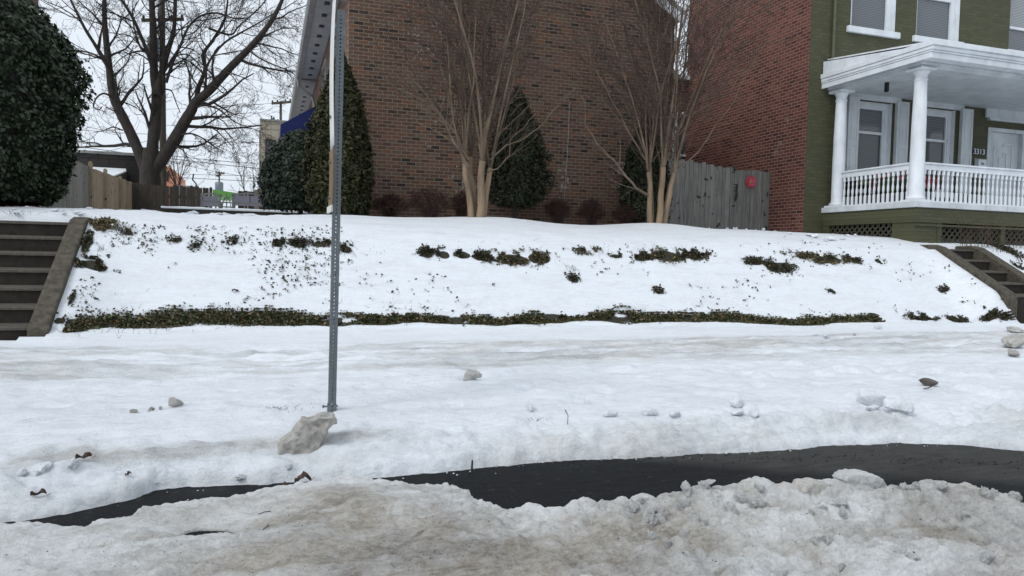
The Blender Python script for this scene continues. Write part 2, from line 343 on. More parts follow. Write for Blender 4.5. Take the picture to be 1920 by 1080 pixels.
# ---------------------------------------------------------------- terrain height
_py = [-50, 4.2, 4.36, 4.62, 5.0, 6.3, 8.2, 8.75, 9.05, 9.3, 10.0, 10.4, 10.75, 11.4, 13, 15, 200]
_pz = [0.05, .075, .125, .185, .222, .25, .285, .335, .40, .585, 1.20, 1.53, 1.66, 1.78, 1.91, 1.97, 2.0]
def gprof(Y):
    return np.interp(Y, _py, _pz)
def gbase(X, Y):
    X = np.asarray(X, float); Y = np.asarray(Y, float)
    # smooth the breaks a little
    z = (gprof(Y-.12)+2*gprof(Y)+gprof(Y+.12))/4
    z = np.where(Y < 4.4, gprof(Y), z)
    z = z + .035*fbm(X*.35, Y*.35, 3, 2)*sst(4.5, 6, Y)
    z = z - .12*(1-sst(-.6, .9, X))*sst(11.2, 13, Y)
    for tx, ty, a in ((4.02, 12.9, .09), (7.42, 13.0, .09)):     # mounds round the two trees
        z = z + a*np.exp(-((X-tx)**2/.9+(Y-ty)**2/.9))
    # the bank is banked up flush with the stair walls
    for cx_, side, y0_, z0_, k_, y1_ in ((-2.15, 1, 8.75, .44, .679, 10.45), (11.66, -1, 8.97, .80, .574, 10.33), (12.84, 1, 8.97, .80, .574, 10.33)):
        cz = z0_-.01+np.clip(Y-y0_, 0, y1_-y0_)*k_; dx = np.maximum(0, (X-cx_)*side)
        wt = np.exp(-(dx/.42)**2)*sst(y0_-.35, y0_+.15, Y)*(1-sst(y1_+.4, y1_+1.2, Y))*(((X-cx_)*side) > -.25)
        z = z + wt*np.maximum(0, cz-z)
    return z
def ridged(x, y, seed=0, oct=4):
    t = 0; a = 1; s_ = 0
    for i in range(oct): t = t+a*(1-np.abs(2*vnoise(x*2**i+31*i, y*2**i+7*i, seed+i)-1)*2); s_ += a; a *= .55
    return t/s_
def smax_bumps(Z, xs, ys, bumps, mode='add'):
    for (bx, by, rx, ry, h, rot) in bumps:
        R = max(rx, ry)*1.05
        i0, i1 = np.searchsorted(xs, [bx-R, bx+R]); j0, j1 = np.searchsorted(ys, [by-R, by+R])
        if i1-i0 < 1 or j1-j0 < 1: continue
        gx, gy = np.meshgrid(xs[i0:i1]-bx, ys[j0:j1]-by)
        c, s = math.cos(rot), math.sin(rot); u = (gx*c+gy*s)/rx; v = (-gx*s+gy*c)/ry
        d = 1-(u*u+v*v); d = np.where(d > 0, d, 0)
        k = h*(np.sqrt(d)*.55 + d*.45)
        if mode == 'max' and h > 0: Z[j0:j1, i0:i1] = np.maximum(Z[j0:j1, i0:i1], k)
        else: Z[j0:j1, i0:i1] += k
    return Z
def grid_mesh(name, xs, ys, Z, attrs, keep=None):
    nx, ny = len(xs), len(ys); gx, gy = np.meshgrid(xs, ys)
    V = np.stack([gx, gy, Z], -1).reshape(-1, 3)
    i = np.arange(nx-1); j = np.arange(ny-1); I, J = np.meshgrid(i, j); a = (J*nx+I).ravel()
    Fc = np.stack([a, a+1, a+nx+1, a+nx], 1)
    if keep is not None: Fc = Fc[keep[:-1, :-1].ravel()]
    return np_mesh(name, V, Fc, {k: v.ravel() for k, v in attrs.items()})
def axis(*segs):
    out = []
    for a, b, st in segs: out.append(np.arange(a, b, st))
    out.append([segs[-1][1]]); return np.concatenate(out)

# verge snow edge against the asphalt (picture points on the road surface)
up_edge = [(-400,1062),(-100,1000),(0,981),(135,962),(230,943),(262,932),(290,921),(340,916),(460,911),(560,904),(640,899),(720,895),(860,882),(960,873),(1040,864),(1150,862),(1300,854),(1420,847),(1560,838),(1690,831),(1800,834),(1880,842),(1930,846),(2300,872)]
ue = sorted([tuple(PZ(a, b, 0))[:2] for a, b in up_edge]); ux = np.array([p[0] for p in ue]); uy = np.array([p[1] for p in ue])
lo_edge = [(-400,1070,.03),(-60,992,.02),(40,988,.02),(150,989,.02),(168,988,.02),(180,975,.03),(255,966,.03),(272,951,.03),(330,942,.03),(420,931,.03),(540,913,.03),(588,905,.03),(606,896,.03),(650,893,.03),(688,891,.04),(700,900,.04),(760,903,.05),(832,901,.05),(868,914,.05),(893,938,.05),(935,955,.04),(1058,968,.04),(1066,958,.08),(1085,948,.09),(1110,944,.10),(1190,937,.11),(1205,934,.12),(1290,935,.12),(1400,924,.13),(1490,914,.15),(1520,907,.17),(1590,909,.17),(1640,928,.16),(1700,932,.16),(1760,922,.18),(1845,922,.19),(1852,945,.12),(1890,957,.10),(1960,968,.1),(2300,1010,.1)]
le = sorted([(PZ(a, b, h)[0], PZ(a, b, h)[1]+(.0 if h < .035 else .03 if h < .08 else .06)) for a, b, h in lo_edge]); lx = np.array([p[0] for p in le]); ly = np.array([p[1] for p in le])

# ---- ground: verge, sidewalk, bank and lawn under snow
xs = np.unique(axis((-120, -20, 8), (-20, -5, .5), (-5, -2.5, .05), (-2.5, 13.2, .0175), (13.2, 18, .06), (18, 60, 2), (60, 200, 20)))
ys = np.unique(axis((3.3, 3.6, .03), (3.6, 4.75, .0125), (4.75, 6.2, .022), (6.2, 8.6, .026), (8.6, 11, .03), (11, 15.2, .07), (15.2, 24, .5), (24, 60, 3), (60, 260, 20)))
GX, GY = np.meshgrid(xs, ys)
Z = gbase(GX, GY)
verge = sst(4.2, 4.7, GY)*(1-sst(6.2, 6.7, GY)); walk = sst(6.2, 6.7, GY)*(1-sst(7.9, 8.4, GY)); bank = sst(8.6, 9.2, GY)*(1-sst(11, 12, GY))
Z += verge*(.020*fbm(GX*1.6, GY*1.6, 21, 4)+.010*fbm(GX*5, GY*5, 5, 3))
Z += walk*(.022*fbm(GX*1.0, GY*3.2, 31, 4)+.012*fbm(GX*3, GY*8, 32, 3) + .012*np.abs(fbm(GX*2, GY*6, 36, 3)))
Z += walk*(.040*ridged(GX*1.6, GY*6, 37, 4)) + verge*.011*ridged(GX*4, GY*5, 38, 4)*(.4+.6*sst(-.2, .3, fbm(GX*.7, GY*.9, 39, 2)))
Z += bank*.014*fbm(GX*2.2, GY*2.2, 41, 4)
Z += sst(11, 12, GY)*.012*fbm(GX*1.5, GY*1.5, 51, 3)
curb = 1-sst(4.35, 4.75, GY)
Z += curb*.016*ridged(GX*6, GY*8, 65, 4)
Z += curb*(.030*fbm(GX*3.0, GY*3.5, 61, 4)+.020*fbm(GX*9, GY*11, 62, 3)+.008*fbm(GX*30, GY*30, 63, 2))
Z += verge*.004*fbm(GX*18, GY*18, 64, 3)
rb = random.Random(3); bumps = []
for _ in range(420):      # crusted lumps on the kerb side of the verge
    x = rb.uniform(-2, 6.5); y = 4.15+abs(rb.gauss(0, .22)); r = rb.uniform(.02, .075); bumps.append((x, y, r*rb.uniform(1, 1.8), r, r*rb.uniform(.15, .4), rb.uniform(-.5, .5)))
for _ in range(230):      # old footprints and soft lumps
    x = rb.uniform(-2.5, 9); y = rb.uniform(4.6, 6.4); r = rb.uniform(.05, .13); bumps.append((x, y, r*rb.uniform(1, 2.2), r, rb.choice((-1, -1, 1))*r*rb.uniform(.1, .24), rb.uniform(-.5, .9)))
for _ in range(420):      # slushy ridges trodden on the sidewalk
    x = rb.uniform(-4, 13); y = rb.gauss(7.1, .42); r = rb.uniform(.03, .09); bumps.append((x, y, r*rb.uniform(2, 4.5), r, rb.choice((-1, 1))*r*rb.uniform(.12, .34), rb.uniform(-.15, .15)))
for _ in range(70):
    x = rb.uniform(5, 12); y = rb.uniform(4.5, 5.8); r = rb.uniform(.05, .14); bumps.append((x, y, r*1.6, r, r*.3, rb.uniform(0, 3)))
for _ in range(160):      # broken slabs of crust at the back of the lawn
    x = rb.uniform(-3.5, .3); y = rb.uniform(11.6, 13.2); r = rb.uniform(.05, .16); bumps.append((x, y, r*1.5, r, r*rb.uniform(.06, .16), rb.uniform(-.5, .5)))
for (a_, b_, rx_, ry_) in ((95,787,.13,.05),(150,855,.09,.045),(195,812,.12,.06),(250,838,.11,.055),(230,765,.09,.04),(60,740,.1,.05),(420,735,.1,.045),(500,700,.1,.05),(700,790,.09,.04),(780,820,.1,.05)): p = PZ(a_, b_, .22); bumps += [(p[0], p[1], rx_, ry_, -.032, .25), (p[0]+.02, p[1]-ry_*1.1, rx_*.9, ry_*.5, .010, .25)]
p = PZ(385, 848, .21); bumps.append((p[0], p[1], .11, .06, -.035, .1)); bumps.append((p[0]+.03, p[1]-.01, .08, .035, .05, .1))
p = PZ(1080, 578, .6); 
for k in range(3): bumps.append((4.75+.28*k, 9.28, .17, .05, .045, 0))
smax_bumps(Z, xs, ys, bumps)
# edge against the road
ed = np.interp(GX, ux, uy) + .035*fbm(GX*4, GX*0, 71, 4) + .018*fbm(GX*22, GY*14, 72, 3)
dd = GY-ed
Z = np.where(dd < .30, np.minimum(Z, -.03 + (Z+.03)*np.clip(dd/.05, 0, 1)**.45 * (.72+.28*sst(0, .30, dd))), Z)
Z = np.where(dd <= 0, -.03, Z)
# holes for the two concrete stairs
st = ((GX > -4.6) & (GX < -2.17) & (GY > 8.62) & (GY < 10.78)) | ((GX > 11.72) & (GX < 12.86) & (GY > 8.7) & (GY < 10.72))
Z = np.where(st, .02, Z)
dirt = np.full(GX.shape, .05)
dirt += walk*(.52+.6*fbm(GX*.45, GY*1.8, 81, 4)+.9*fbm(GX*1.1, GY*9, 84, 5)) + .50*(1-sst(4.2, 4.62, GY))*(.7+1.1*fbm(GX*1.2, GY*3, 82, 3)) + verge*.14*np.maximum(0, fbm(GX*.9, GY*1.4, 83, 3))
dirt += (.85+1.5*fbm(GX*2.2, GY*6, 85, 4))*np.exp(-((GY-4.46-.05*fbm(GX*1.5, GX*0, 86, 2))/.085)**2)*(1-sst(.3, 1.1, GX))
dirt += .25*np.exp(-((GX-1.75)**2/.01+(GY-4.35)**2/.01))
# bare strips where ground cover shows; patch list (picture x0,x1, y, half height, density)
def hit(px, py):
    "point on the ground surface seen at a picture point"
    d = fw + RT*((px-960)/F) - UP*((py-540)/F)
    t = np.arange(3.6, 22, .01); X = d.x*t/d.y; zz = EYE + d.z*t/d.y
    g = gbase(X, t); k = np.argmax(zz <= g)
    if zz[k] > g[k]: k = len(t)-1
    return float(X[k]), float(t[k]), float(g[k])
strip_px = [(120,618),(160,610),(210,604),(260,607),(330,601),(400,599),(470,602),(540,600),(600,599),(660,598),(730,603),(800,601),(860,601),(930,605),(1000,600),(1060,596),(1120,597),(1180,599),(1240,595),(1300,597),(1370,599),(1440,603),(1500,605),(1560,602),(1650,598)]
sp = [hit(a, b) for a, b in strip_px]; sx = np.array([q[0] for q in sp]); sy = np.array([q[1] for q in sp])
sw_px_ = [26,30,32,30,26,28,24,24,26,22,22,18,20,16,22,22,24,22,20,20,16,14,12,14,10]
patches = [  # picture centre x, y, half width, half height, density, kind
 (175,497,34,11,1,0),(240,437,16,8,.5,2),(440,455,16,8,.5,0),(520,455,14,7,.8,0),(560,457,16,7,.9,0),(600,457,18,6,.9,0),(650,466,12,8,.9,0),(330,450,20,4,.3,0),(380,463,30,8,.25,0),
 (800,475,14,9,1,0),(832,478,14,9,1,0),(868,478,16,7,1,0),(905,482,22,9,1,0),(960,486,36,12,1,1),(1010,484,24,11,1,1),(1075,523,10,7,.8,0),(1100,472,26,7,.35,1),(1155,480,12,5,.7,0),
 (1205,482,18,8,1,0),(1250,479,34,11,1,1),(1300,478,28,9,1,0),(1415,492,18,7,.8,0),(1460,500,28,12,1,0),(1500,480,30,6,.5,1),(1555,487,32,9,.9,1),(1600,487,12,7,.9,0),(1648,490,8,5,.6,0),
 (1235,545,10,3,.6,0),(1770,545,12,4,.6,0),(1730,597,24,7,.9,0),(1795,600,16,7,.9,0),(1858,594,22,9,1,0),(1888,594,14,8,.9,0),(1845,575,8,3,.5,0),
 (195,420,24,6,.6,2),(165,455,10,20,.7,0),(110,600,14,9,.6,0),(135,560,6,14,.3,0),(1560,545,8,4,.5,0),(45,408,22,5,.8,2),(1880,465,12,8,.7,0),(1910,500,8,6,.6,0)]
pw = [hit(a, b)+(hit(a+c, b)[0]-hit(a, b)[0], max(.05, hit(a, b-d)[1]-hit(a, b)[1]), e, k) for a, b, c, d, e, k in patches]
bare = np.zeros(GX.shape)
cy = np.interp(GX, sx, sy); cy = cy + .05*fbm(GX*1.1, GX*0, 98, 3); hw = .10+.03*(1-sst(-1.6, 1.5, GX))+.06*fbm(GX*1.7, GX*0, 91, 3)
msk = (GX > sx[0]) & (GX < sx[-1])
bare = np.where(msk, 1-sst(.45, 1.2, np.abs(GY-cy)/hw), 0)*(.72+.5*fbm(GX*3, GY*6, 95, 3))
for (x, y, z, rx, ry, de, k) in pw:
    d2 = ((GX-x)/rx)**2+((GY-y)/ry)**2
    bare = np.maximum(bare, np.where(d2 < 1.2, (1-d2/1.2)*de*1.1, 0))
bare += .18*fbm(GX*9, GY*9, 92, 2)*(bare > .05)
Z -= np.clip(bare, 0, 1)*.02
Z += bank*.02*np.exp(-((np.abs(GY-cy)-hw-.05)/.05)**2)*msk
ground = link('ground', grid_mesh('ground', xs, ys, Z, {'dirt': dirt, 'bare': bare}), M['snow'], smooth=True)
tag(ground, kind='structure')
# bilinear lookup of the finished surface
def gz(x, y):
    i = int(np.clip(np.searchsorted(xs, x), 1, len(xs)-1)); j = int(np.clip(np.searchsorted(ys, y), 1, len(ys)-1))
    return float(Z[j, i])

# ---- road and the ploughed snow on it
rx = axis((-150, -10, 10), (-10, 12, .25), (12, 220, 10)); ry = axis((-30, 1, 1), (1, 5, .1))
RX, RY = np.meshgrid(rx, ry)
rdirt = .5*sst(0, .5, RY-(3.15+ .55*sst(2.2, 4.0, -(RX-6))+0*RX))*sst(2.6, 3.4, RX) - .15
rdirt = .62*sst(-.25, .25, (RY-3.55)+(RX-3.2)*.45)*sst(1.9, 2.8, RX) + .3*np.exp(-((RY-4.15)/.12)**2) - .05
road = link('road', grid_mesh('road', rx, ry, np.zeros(RX.shape), {'dirt': rdirt}), M['asphalt']); tag(road, kind='structure')
X2 = np.unique(axis((-60, -4, 4), (-4, -1.6, .1), (-1.6, 5.6, .0085), (5.6, 8, .1), (8, 60, 4))); Y2 = np.unique(axis((-12, 1, .8), (1, 1.9, .06), (1.9, 4.35, .0085)))
AX, AY = np.meshgrid(X2, Y2)
rightw = sst(.9, 2.2, AX + (3.3-AY)*.25)
e2 = np.interp(AX, lx, ly) + .022*fbm(AX*5, AX*0, 101, 4) + .016*fbm(AX*25, AY*14, 102, 3)
d = e2-AY
h = .045 + .05*sst(.1, .9, d) + .095*rightw*(np.exp(-((d-.13)/.17)**2))*(1+.5*fbm(AX*3.2, AX*0, 114, 3)) + .02*rightw
h += .030*fbm(AX*1.1, AY*2.2, 103, 4)*sst(.05, .5, d) + .020*fbm(AX*3+AY*1.2, AY*5, 104, 5)*(.4+.6*sst(0, .3, d)) + .013*fbm(AX*14, AY*18, 105, 4) + .005*fbm(AX*45, AY*50, 108, 2)
h += (.010+.016*rightw)*ridged(AX*7, AY*9, 109, 4) + .012*ridged(AX*2.2+AY, AY*4.5, 110, 3)
B2 = []
for _ in range(2600):
    x = rb.uniform(.9, 5.4); f = rb.random(); dl = abs(rb.gauss(0, .22)) if f < .5 else rb.uniform(0, 1.3)
    y = float(np.interp(x, lx, ly)) - .05 - dl
    if y < 1.9 or rb.random() > (.25+.75*min(1, max(0, x-.9)/1.6)): continue
    r = rb.uniform(.012, .04)*(1.8 if rb.random() < .12 else 1); B2.append((x, y, r*rb.uniform(1, 1.6), r, r*rb.uniform(.3, .6), rb.uniform(0, 3)))
for _ in range(700):
    x = rb.uniform(2.1, 4.2); y = rb.uniform(2.0, 2.75); r = rb.uniform(.02, .07); B2.append((x, y, r*1.2, r, r*rb.uniform(.4, .7), rb.uniform(0, 3)))
for _ in range(900):
    x = rb.uniform(-1.6, 2.5); y = float(np.interp(x, lx, ly)) - rb.uniform(.02, 1.2); r = rb.uniform(.015, .05); B2.append((x, y, r*rb.uniform(1, 2.5), r*.8, r*rb.uniform(-.2, .28), rb.uniform(-.4, .4)))
hb = np.zeros_like(h); smax_bumps(hb, X2, Y2, B2, 'max'); h += np.clip(hb*1.25, -.02, .09)
for a in (((390,1002),.10,.045,-.25),((420,1013),.07,.035,-.35)):   # the melted hole
    q = PZ(a[0][0], a[0][1], .005); c, s = math.cos(-a[3]), math.sin(-a[3])
    u = ((AX-q[0])*c-(AY-q[1])*s)/a[1]; v = ((AX-q[0])*s+(AY-q[1])*c)/a[2]; rr = np.sqrt(u*u+v*v) + .25*fbm(AX*14, AY*14, 107, 3)
    h = h*(1-.93*np.exp(-(u*u+v*v)/9)); h -= .30*(1-sst(.8, 1.15, rr))
lip = np.clip(d/.06, 0, 1)**.5
H2 = np.where(d > 0, -.015+(h+.015)*lip, -.02)
H2[(AX < -2.5) | (AX > 9)] *= 1
dn = .17 + .85*fbm(AX*.9, AY*1.9, 111, 5) + .30*fbm(AX*9, AY*12, 113, 4) + .32*sst(.2, 1.0, d)*(.35+.65*sst(-.8, .8, AX)) + .16*fbm(AX*3, AY*4, 112, 4)
def blotch(px, py, rx_, ry_, a):
    q = PZ(px, py, .08); return a*np.exp(-((AX-q[0])/rx_)**2-((AY-q[1])/ry_)**2)
for b_ in ((640,1000,.2,.1,.35),(760,1020,.35,.12,.3),(300,1010,.3,.06,.35),(1250,1000,.25,.12,.3),(1400,1040,.4,.1,.25),(1780,1020,.12,.12,.4),(1570,960,.08,.06,.35),(1690,960,.1,.05,.3),(560,1060,.4,.06,.25),(1440,930,.12,.04,.3)): dn += blotch(*b_)
for b_ in ((1600,985,.18,.12,-.45),(760,920,.2,.12,-.3),(1450,1010,.2,.1,-.2),(450,950,.3,.08,-.1),(100,1000,.3,.08,-.1),(1300,955,.2,.04,-.3)): dn += blotch(*b_)
dn -= .25*np.exp(-(d/.1)**2)
dn += np.clip((.02-hb)*4, -.15, .12)  # darker in the gaps between lumps, paler on lump tops
rs = link('road_snow', grid_mesh('road_snow', X2, Y2, H2, {'dirt': dn}), M['road_snow'], smooth=True); tag(rs, kind='structure')
def sz(x, y):
    i = int(np.clip(np.searchsorted(X2, x), 1, len(X2)-1)); j = int(np.clip(np.searchsorted(Y2, y), 1, len(Y2)-1)); return float(H2[j, i])

# ---------------------------------------------------------------- leaf clouds
def leaf_mesh(name, C, size, up=.0, elong=1.6, nrm=None, seed=1, vals=None, jit=.35):
    r = np.random.default_rng(seed); n = len(C); C = np.asarray(C)
    a = r.normal(size=(n, 3)); a[:, 2] += up
    if nrm is not None: a = a*.6+nrm*.9
    a /= np.linalg.norm(a, axis=1, keepdims=True)
    b = np.cross(a, r.normal(size=(n, 3))); b /= np.linalg.norm(b, axis=1, keepdims=True); c = np.cross(a, b)
    s = size*(1+jit*r.uniform(-1, 1, (n, 1)))
    l = b*s*elong*.5; wd = c*s*.5; bend = a*s*.15
    V = np.stack([C-l, C-wd+bend, C+l, C+wd+bend], 1).reshape(-1, 3)
    F_ = np.arange(4*n).reshape(n, 4); v = r.random(n) if vals is None else np.clip(vals, 0, 1)
    return np_mesh(name, V, F_, {'v': np.repeat(v, 4)})
def foliage(name, cx, cy, z0, hgt, prof, n, size, mat, parent, seed, ysq=1, name_='', up=0, elong=1.6, lump=.14, inner=.3, core=True):
    "leaves in a lumpy shell; prof(t)->radius for t 0..1; a solid dark core stands in for the shaded inside"
    r = np.random.default_rng(seed)
    t = r.random(n*2); R = np.array([prof(a) for a in t]); keep = r.random(n*2) < (R/R.max()+.12); t = t[keep][:n]; R = R[keep][:n]; n = len(t)
    th = r.random(n)*2*np.pi
    lm = 1+lump*fbm(th*2.2+seed, t*hgt*2.2, seed, 3)*1.6+lump*1.3*fbm(th*6, t*hgt*6, seed+5, 2)
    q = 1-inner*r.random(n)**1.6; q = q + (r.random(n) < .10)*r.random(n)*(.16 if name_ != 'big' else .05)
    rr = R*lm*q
    C = np.stack([cx+rr*np.cos(th), cy+rr*ysq*np.sin(th), z0+t*hgt+r.normal(size=n)*.02], 1)
    nr = np.stack([np.cos(th), np.sin(th), np.full(n, .3)], 1)
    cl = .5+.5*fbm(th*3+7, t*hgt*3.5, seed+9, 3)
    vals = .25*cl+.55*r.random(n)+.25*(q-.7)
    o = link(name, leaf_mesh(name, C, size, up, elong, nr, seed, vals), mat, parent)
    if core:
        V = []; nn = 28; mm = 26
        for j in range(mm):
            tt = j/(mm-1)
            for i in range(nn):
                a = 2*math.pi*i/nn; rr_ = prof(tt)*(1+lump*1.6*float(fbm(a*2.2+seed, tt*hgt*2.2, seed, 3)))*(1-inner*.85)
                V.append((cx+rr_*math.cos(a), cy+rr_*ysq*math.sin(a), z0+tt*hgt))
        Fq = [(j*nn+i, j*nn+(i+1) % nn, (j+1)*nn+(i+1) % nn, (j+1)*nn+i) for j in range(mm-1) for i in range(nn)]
        link('shade_core', np_mesh('c', V, Fq), M['dark'], parent, True)  # near-black shell put in for the shade inside the bush
    return o

# ---------------------------------------------------------------- left stairs
def stairs(name, label, x0, x1, Y0, z0, n, r, q, base, cheeks):
    t = thing(name, label, 'stairs', ((x0+x1)/2, Y0, base))
    for i in range(n):
        y = Y0+i*q; z = z0+i*r; f = MB()
        xa = x0; N_ = 24; dep = q+.06 if i < n-1 else .55
        rr = random.Random(i+5)
        pts = []
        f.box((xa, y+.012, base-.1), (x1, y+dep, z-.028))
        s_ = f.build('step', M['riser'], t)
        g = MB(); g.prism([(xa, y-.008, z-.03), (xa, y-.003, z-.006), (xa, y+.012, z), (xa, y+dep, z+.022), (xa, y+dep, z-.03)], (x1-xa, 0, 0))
        g.build('tread', M['tread'], s_)
    for (a, b) in cheeks:
        k = (r/q)
        f = MB(); za = z0+.02; zb = z0+(n-1)*r+.02
        pr = [(a, Y0-.10, base-.15), (a, Y0-.10, za-.04), (a, Y0-.02, za+.04), (a, Y0+(n-1)*q-.05, zb+.02), (a, Y0+(n-1)*q+.12, zb+.06), (a, Y0+(n-1)*q+.62, zb+.05), (a, Y0+(n-1)*q+.62, base-.15)]
        f.prism(pr, (b-a, 0, 0)); c = f.build('side_wall', M['concrete'], t, bevel=.02)
    return t
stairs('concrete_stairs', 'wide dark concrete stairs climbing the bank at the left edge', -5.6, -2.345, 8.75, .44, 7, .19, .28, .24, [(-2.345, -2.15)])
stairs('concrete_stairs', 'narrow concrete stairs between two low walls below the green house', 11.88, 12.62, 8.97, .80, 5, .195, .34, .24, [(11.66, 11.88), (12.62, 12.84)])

# ---------------------------------------------------------------- brown brick house
BX0, BX1, BY = 1.49, 8.82, 15.0
house = thing('brick_house', 'brown brick house end wall with grey eave along its left side', 'house', (BX0, BY, 1.9))
pk = (BX0+BX1)/2
f = MB(); f.prism([(BX0, BY, 1.5), (BX1, BY, 1.5), (BX1, BY, 6.78), (pk, BY, 8.9), (BX0, BY, 7.0)], (0, .25, 0)); f.build('wall', M['brown_brick'], house)
f = MB(); f.box((BX0+.003, BY+.25, 1.5), (BX0+.25, 40, 7.0)); f.box((BX1-.25, BY+.25, 1.5), (BX1-.003, 40, 6.78)); f.build('side_wall', M['brown_brick_side'], house)
f = MB(); f.prism([(1.0, BY-.1, 7.12), (pk, BY-.1, 9.02), (BX1+.25, BY-.1, 6.80), (BX1+.25, BY-.1, 6.94), (pk, BY-.1, 9.18), (1.0, BY-.1, 7.26)], (0, 25, 0)); rf = f.build('roof', M['gutter'], house)
f = MB(); f.prism([(pk, BY-.14, 8.86), (BX1+.22, BY-.14, 6.58), (BX1+.22, BY-.14, 6.80), (pk, BY-.14, 9.05)], (0, .035, 0)); f.build('trim', M['white_clean'], rf)
# soffit with square vents and gutter
ZS = 6.93; f = MB(); f.box((1.0, BY-.1, ZS), (BX0-.003, 40, ZS+.03)); so = f.build('soffit', M['soffit'], house)
for k in range(26):
    y = BY+.5+k*.9; f = MB(); f.box((1.18, y, ZS-.012), (1.30, y+.22, ZS+.003)); f.build('vent', M['black'], so)
f = MB(); f.prism([(.86, 0, ZS-.02), (1.0, 0, ZS-.02), (1.0, 0, ZS+.14), (.82, 0, ZS+.14), (.82, 0, ZS+.05)], (0, 1, 0))
f.v = [(x, BY-.12+(40-BY+.12)*y, z) for x, y, z in f.v]; f.build('gutter', M['gutter'], house)
f = MB(); f.box((.985, 25.2, ZS-.06), (BX0, 25.5, ZS-.002)); f.build('trim', M['gutter'], so)
f = MB(); f.tube([(.9, 25.3, ZS), (.92, 25.3, ZS-.25), (1.35, 25.3, ZS-.55), (1.42, 25.3, ZS-.8), (1.42, 25.3, 2.2)], .05, 8); f.build('downspout', M['gutter'], house)
f = MB(); f.tube([(.9, 37, ZS), (.92, 37, ZS-.25), (1.35, 37, ZS-.55), (1.42, 37, ZS-.8), (1.42, 37, 2.2)], .05, 8); f.build('downspout', M['gutter'], house)
for (y0, y1) in ((17.2, 18.4), (21, 22.2)):
    f = MB(); f.box((BX0-.03, y0, 4.9), (BX0+.003, y1, 6.6)); w_ = f.build('window', M['soffit'], house); g = MB(); g.box((BX0-.036, y0+.08, 5.0), (BX0-.03, y1-.08, 6.5)); g.build('pane', M['blind_dark'], w_)
# awning on the side wall
a0 = .33; f = MB(); Ya, Yb = 23.0, 26.5
zt, zf, zb = 5.75, 5.02, 4.66
for Y in (Ya, Yb-.02): f.prism([(BX0, Y, zt), (a0, Y, zf), (a0, Y, zb), (BX0, Y, zb)], (0, .02, 0))
f.prism([(BX0, Ya+.02, zt), (a0, Ya+.02, zf), (a0, Ya+.02, zf-.02), (BX0, Ya+.02, zt-.02)], (0, Yb-Ya-.04, 0)); f.box((a0, Ya+.02, zb), (a0+.02, Yb-.02, zf-.02))
f.build('awning', M['navy'], house)
# cable down the wall
f = MB(); c0 = P(1068, 193, BY-.02); c1 = P(1058, 372, BY-.02); f.tube([c0, c0+(c1-c0)*.4+Vector((.015,0,0)), c1], .0045, 5); f.tube([c0+Vector((0,-.01,0)), c0+Vector((0,-.03,0))], .022, 8); f.build('cable', M['soffit'], house)

# ---------------------------------------------------------------- green house with red side wall
GX0, GY0 = 11.27, 13.4
gh = thing('porch_house', 'green painted brick house with red brick side wall and white columned porch', 'house', (GX0, GY0, 1.9))
def Pg(x, y): return P(x, y, GY0)
wins = []
def opening(x0p, x1p, yt, yb): a = Pg(x0p, yt); b = Pg(x1p, yb); return (a.x, b.x, b.z, a.z)
W2 = [opening(1603, 1678, -160, 58), opening(1727, 1797, -150, 84), opening(1903, 1975, -140, 105)]
W1 = [opening(1603, 1667, 166, 345), opening(1727, 1785, 180, 352)]
zt1 = 4.98; zb1 = 3.02
W1 = [(a, b, zb1, zt1) for a, b, _, _ in W1]; zb2 = sum(w_[2] for w_ in W2)/3; W2 = [(a, b, zb2, zb2+2.0) for a, b, _, _ in W2]
DX0 = Pg(1853, 230).x; DX1 = DX0+1.25; DZ = 4.66
holes = W1+W2+[(DX0, DX1, 2.5, DZ)]
# front wall as strips round the openings
f = MB(); xsx = sorted({GX0, 22.0} | {h[0] for h in holes} | {h[1] for h in holes}); zsz = sorted({1.6, 10.5} | {h[2] for h in holes} | {h[3] for h in holes})
for i in range(len(xsx)-1):
    z = None
    for j in range(len(zsz)-1):
        mx, mz = (xsx[i]+xsx[i+1])/2, (zsz[j]+zsz[j+1])/2
        inside = any(h[0] < mx < h[1] and h[2] < mz < h[3] for h in holes)
        if not inside and z is None: z = zsz[j]
        if inside and z is not None: f.box((xsx[i], GY0, z), (xsx[i+1], GY0+.3, zsz[j])); z = None
    if z is not None: f.box((xsx[i], GY0, z), (xsx[i+1], GY0+.3, zsz[-1]))
f.build('front_wall', M['green_brick'], gh)
RY1 = 18.4
f = MB(); f.box((GX0-.004, GY0+.003, 1.6), (GX0+.3, RY1, 10.5)); f.build('side_wall', M['red_brick'], gh)
# rear wing, set out to the left, with its window
wx0 = P(1252, 300, RY1).x; wz = P(1275, 150, RY1).z
f = MB(); f.box((wx0, RY1, 1.6), (GX0+.3, RY1+.3, wz)); f.build('rear_wall', M['red_brick_front'], gh)
f = MB(); f.box((wx0-.1, RY1-.15, wz), (GX0-.006, RY1+4, wz+.1)); f.build('rear_gutter', M['white_clean'], gh)
a = P(1262, 216, RY1); b = P(1292, 300, RY1)
f = MB(); f.box((a.x, RY1-.06, b.z), (a.x+.16, RY1-.003, a.z)); f.box((a.x, RY1-.06, a.z), (b.x, RY1-.003, a.z+.1)); f.box((a.x+.16, RY1-.06, b.z+.08), (b.x, RY1-.003, b.z+.14)); wn = f.build('window', M['white_clean'], gh)
f = MB(); f.box((a.x+.16, RY1-.02, b.z+.14), (b.x, RY1-.005, a.z)); f.build('pane', M['blind_dark'], wn)
f = MB(); f.tube([(11.85, GY0-.05, 10), (11.85, GY0-.05, 5.75)], .035, 8); f.build('downspout', M['green_paint'], gh)
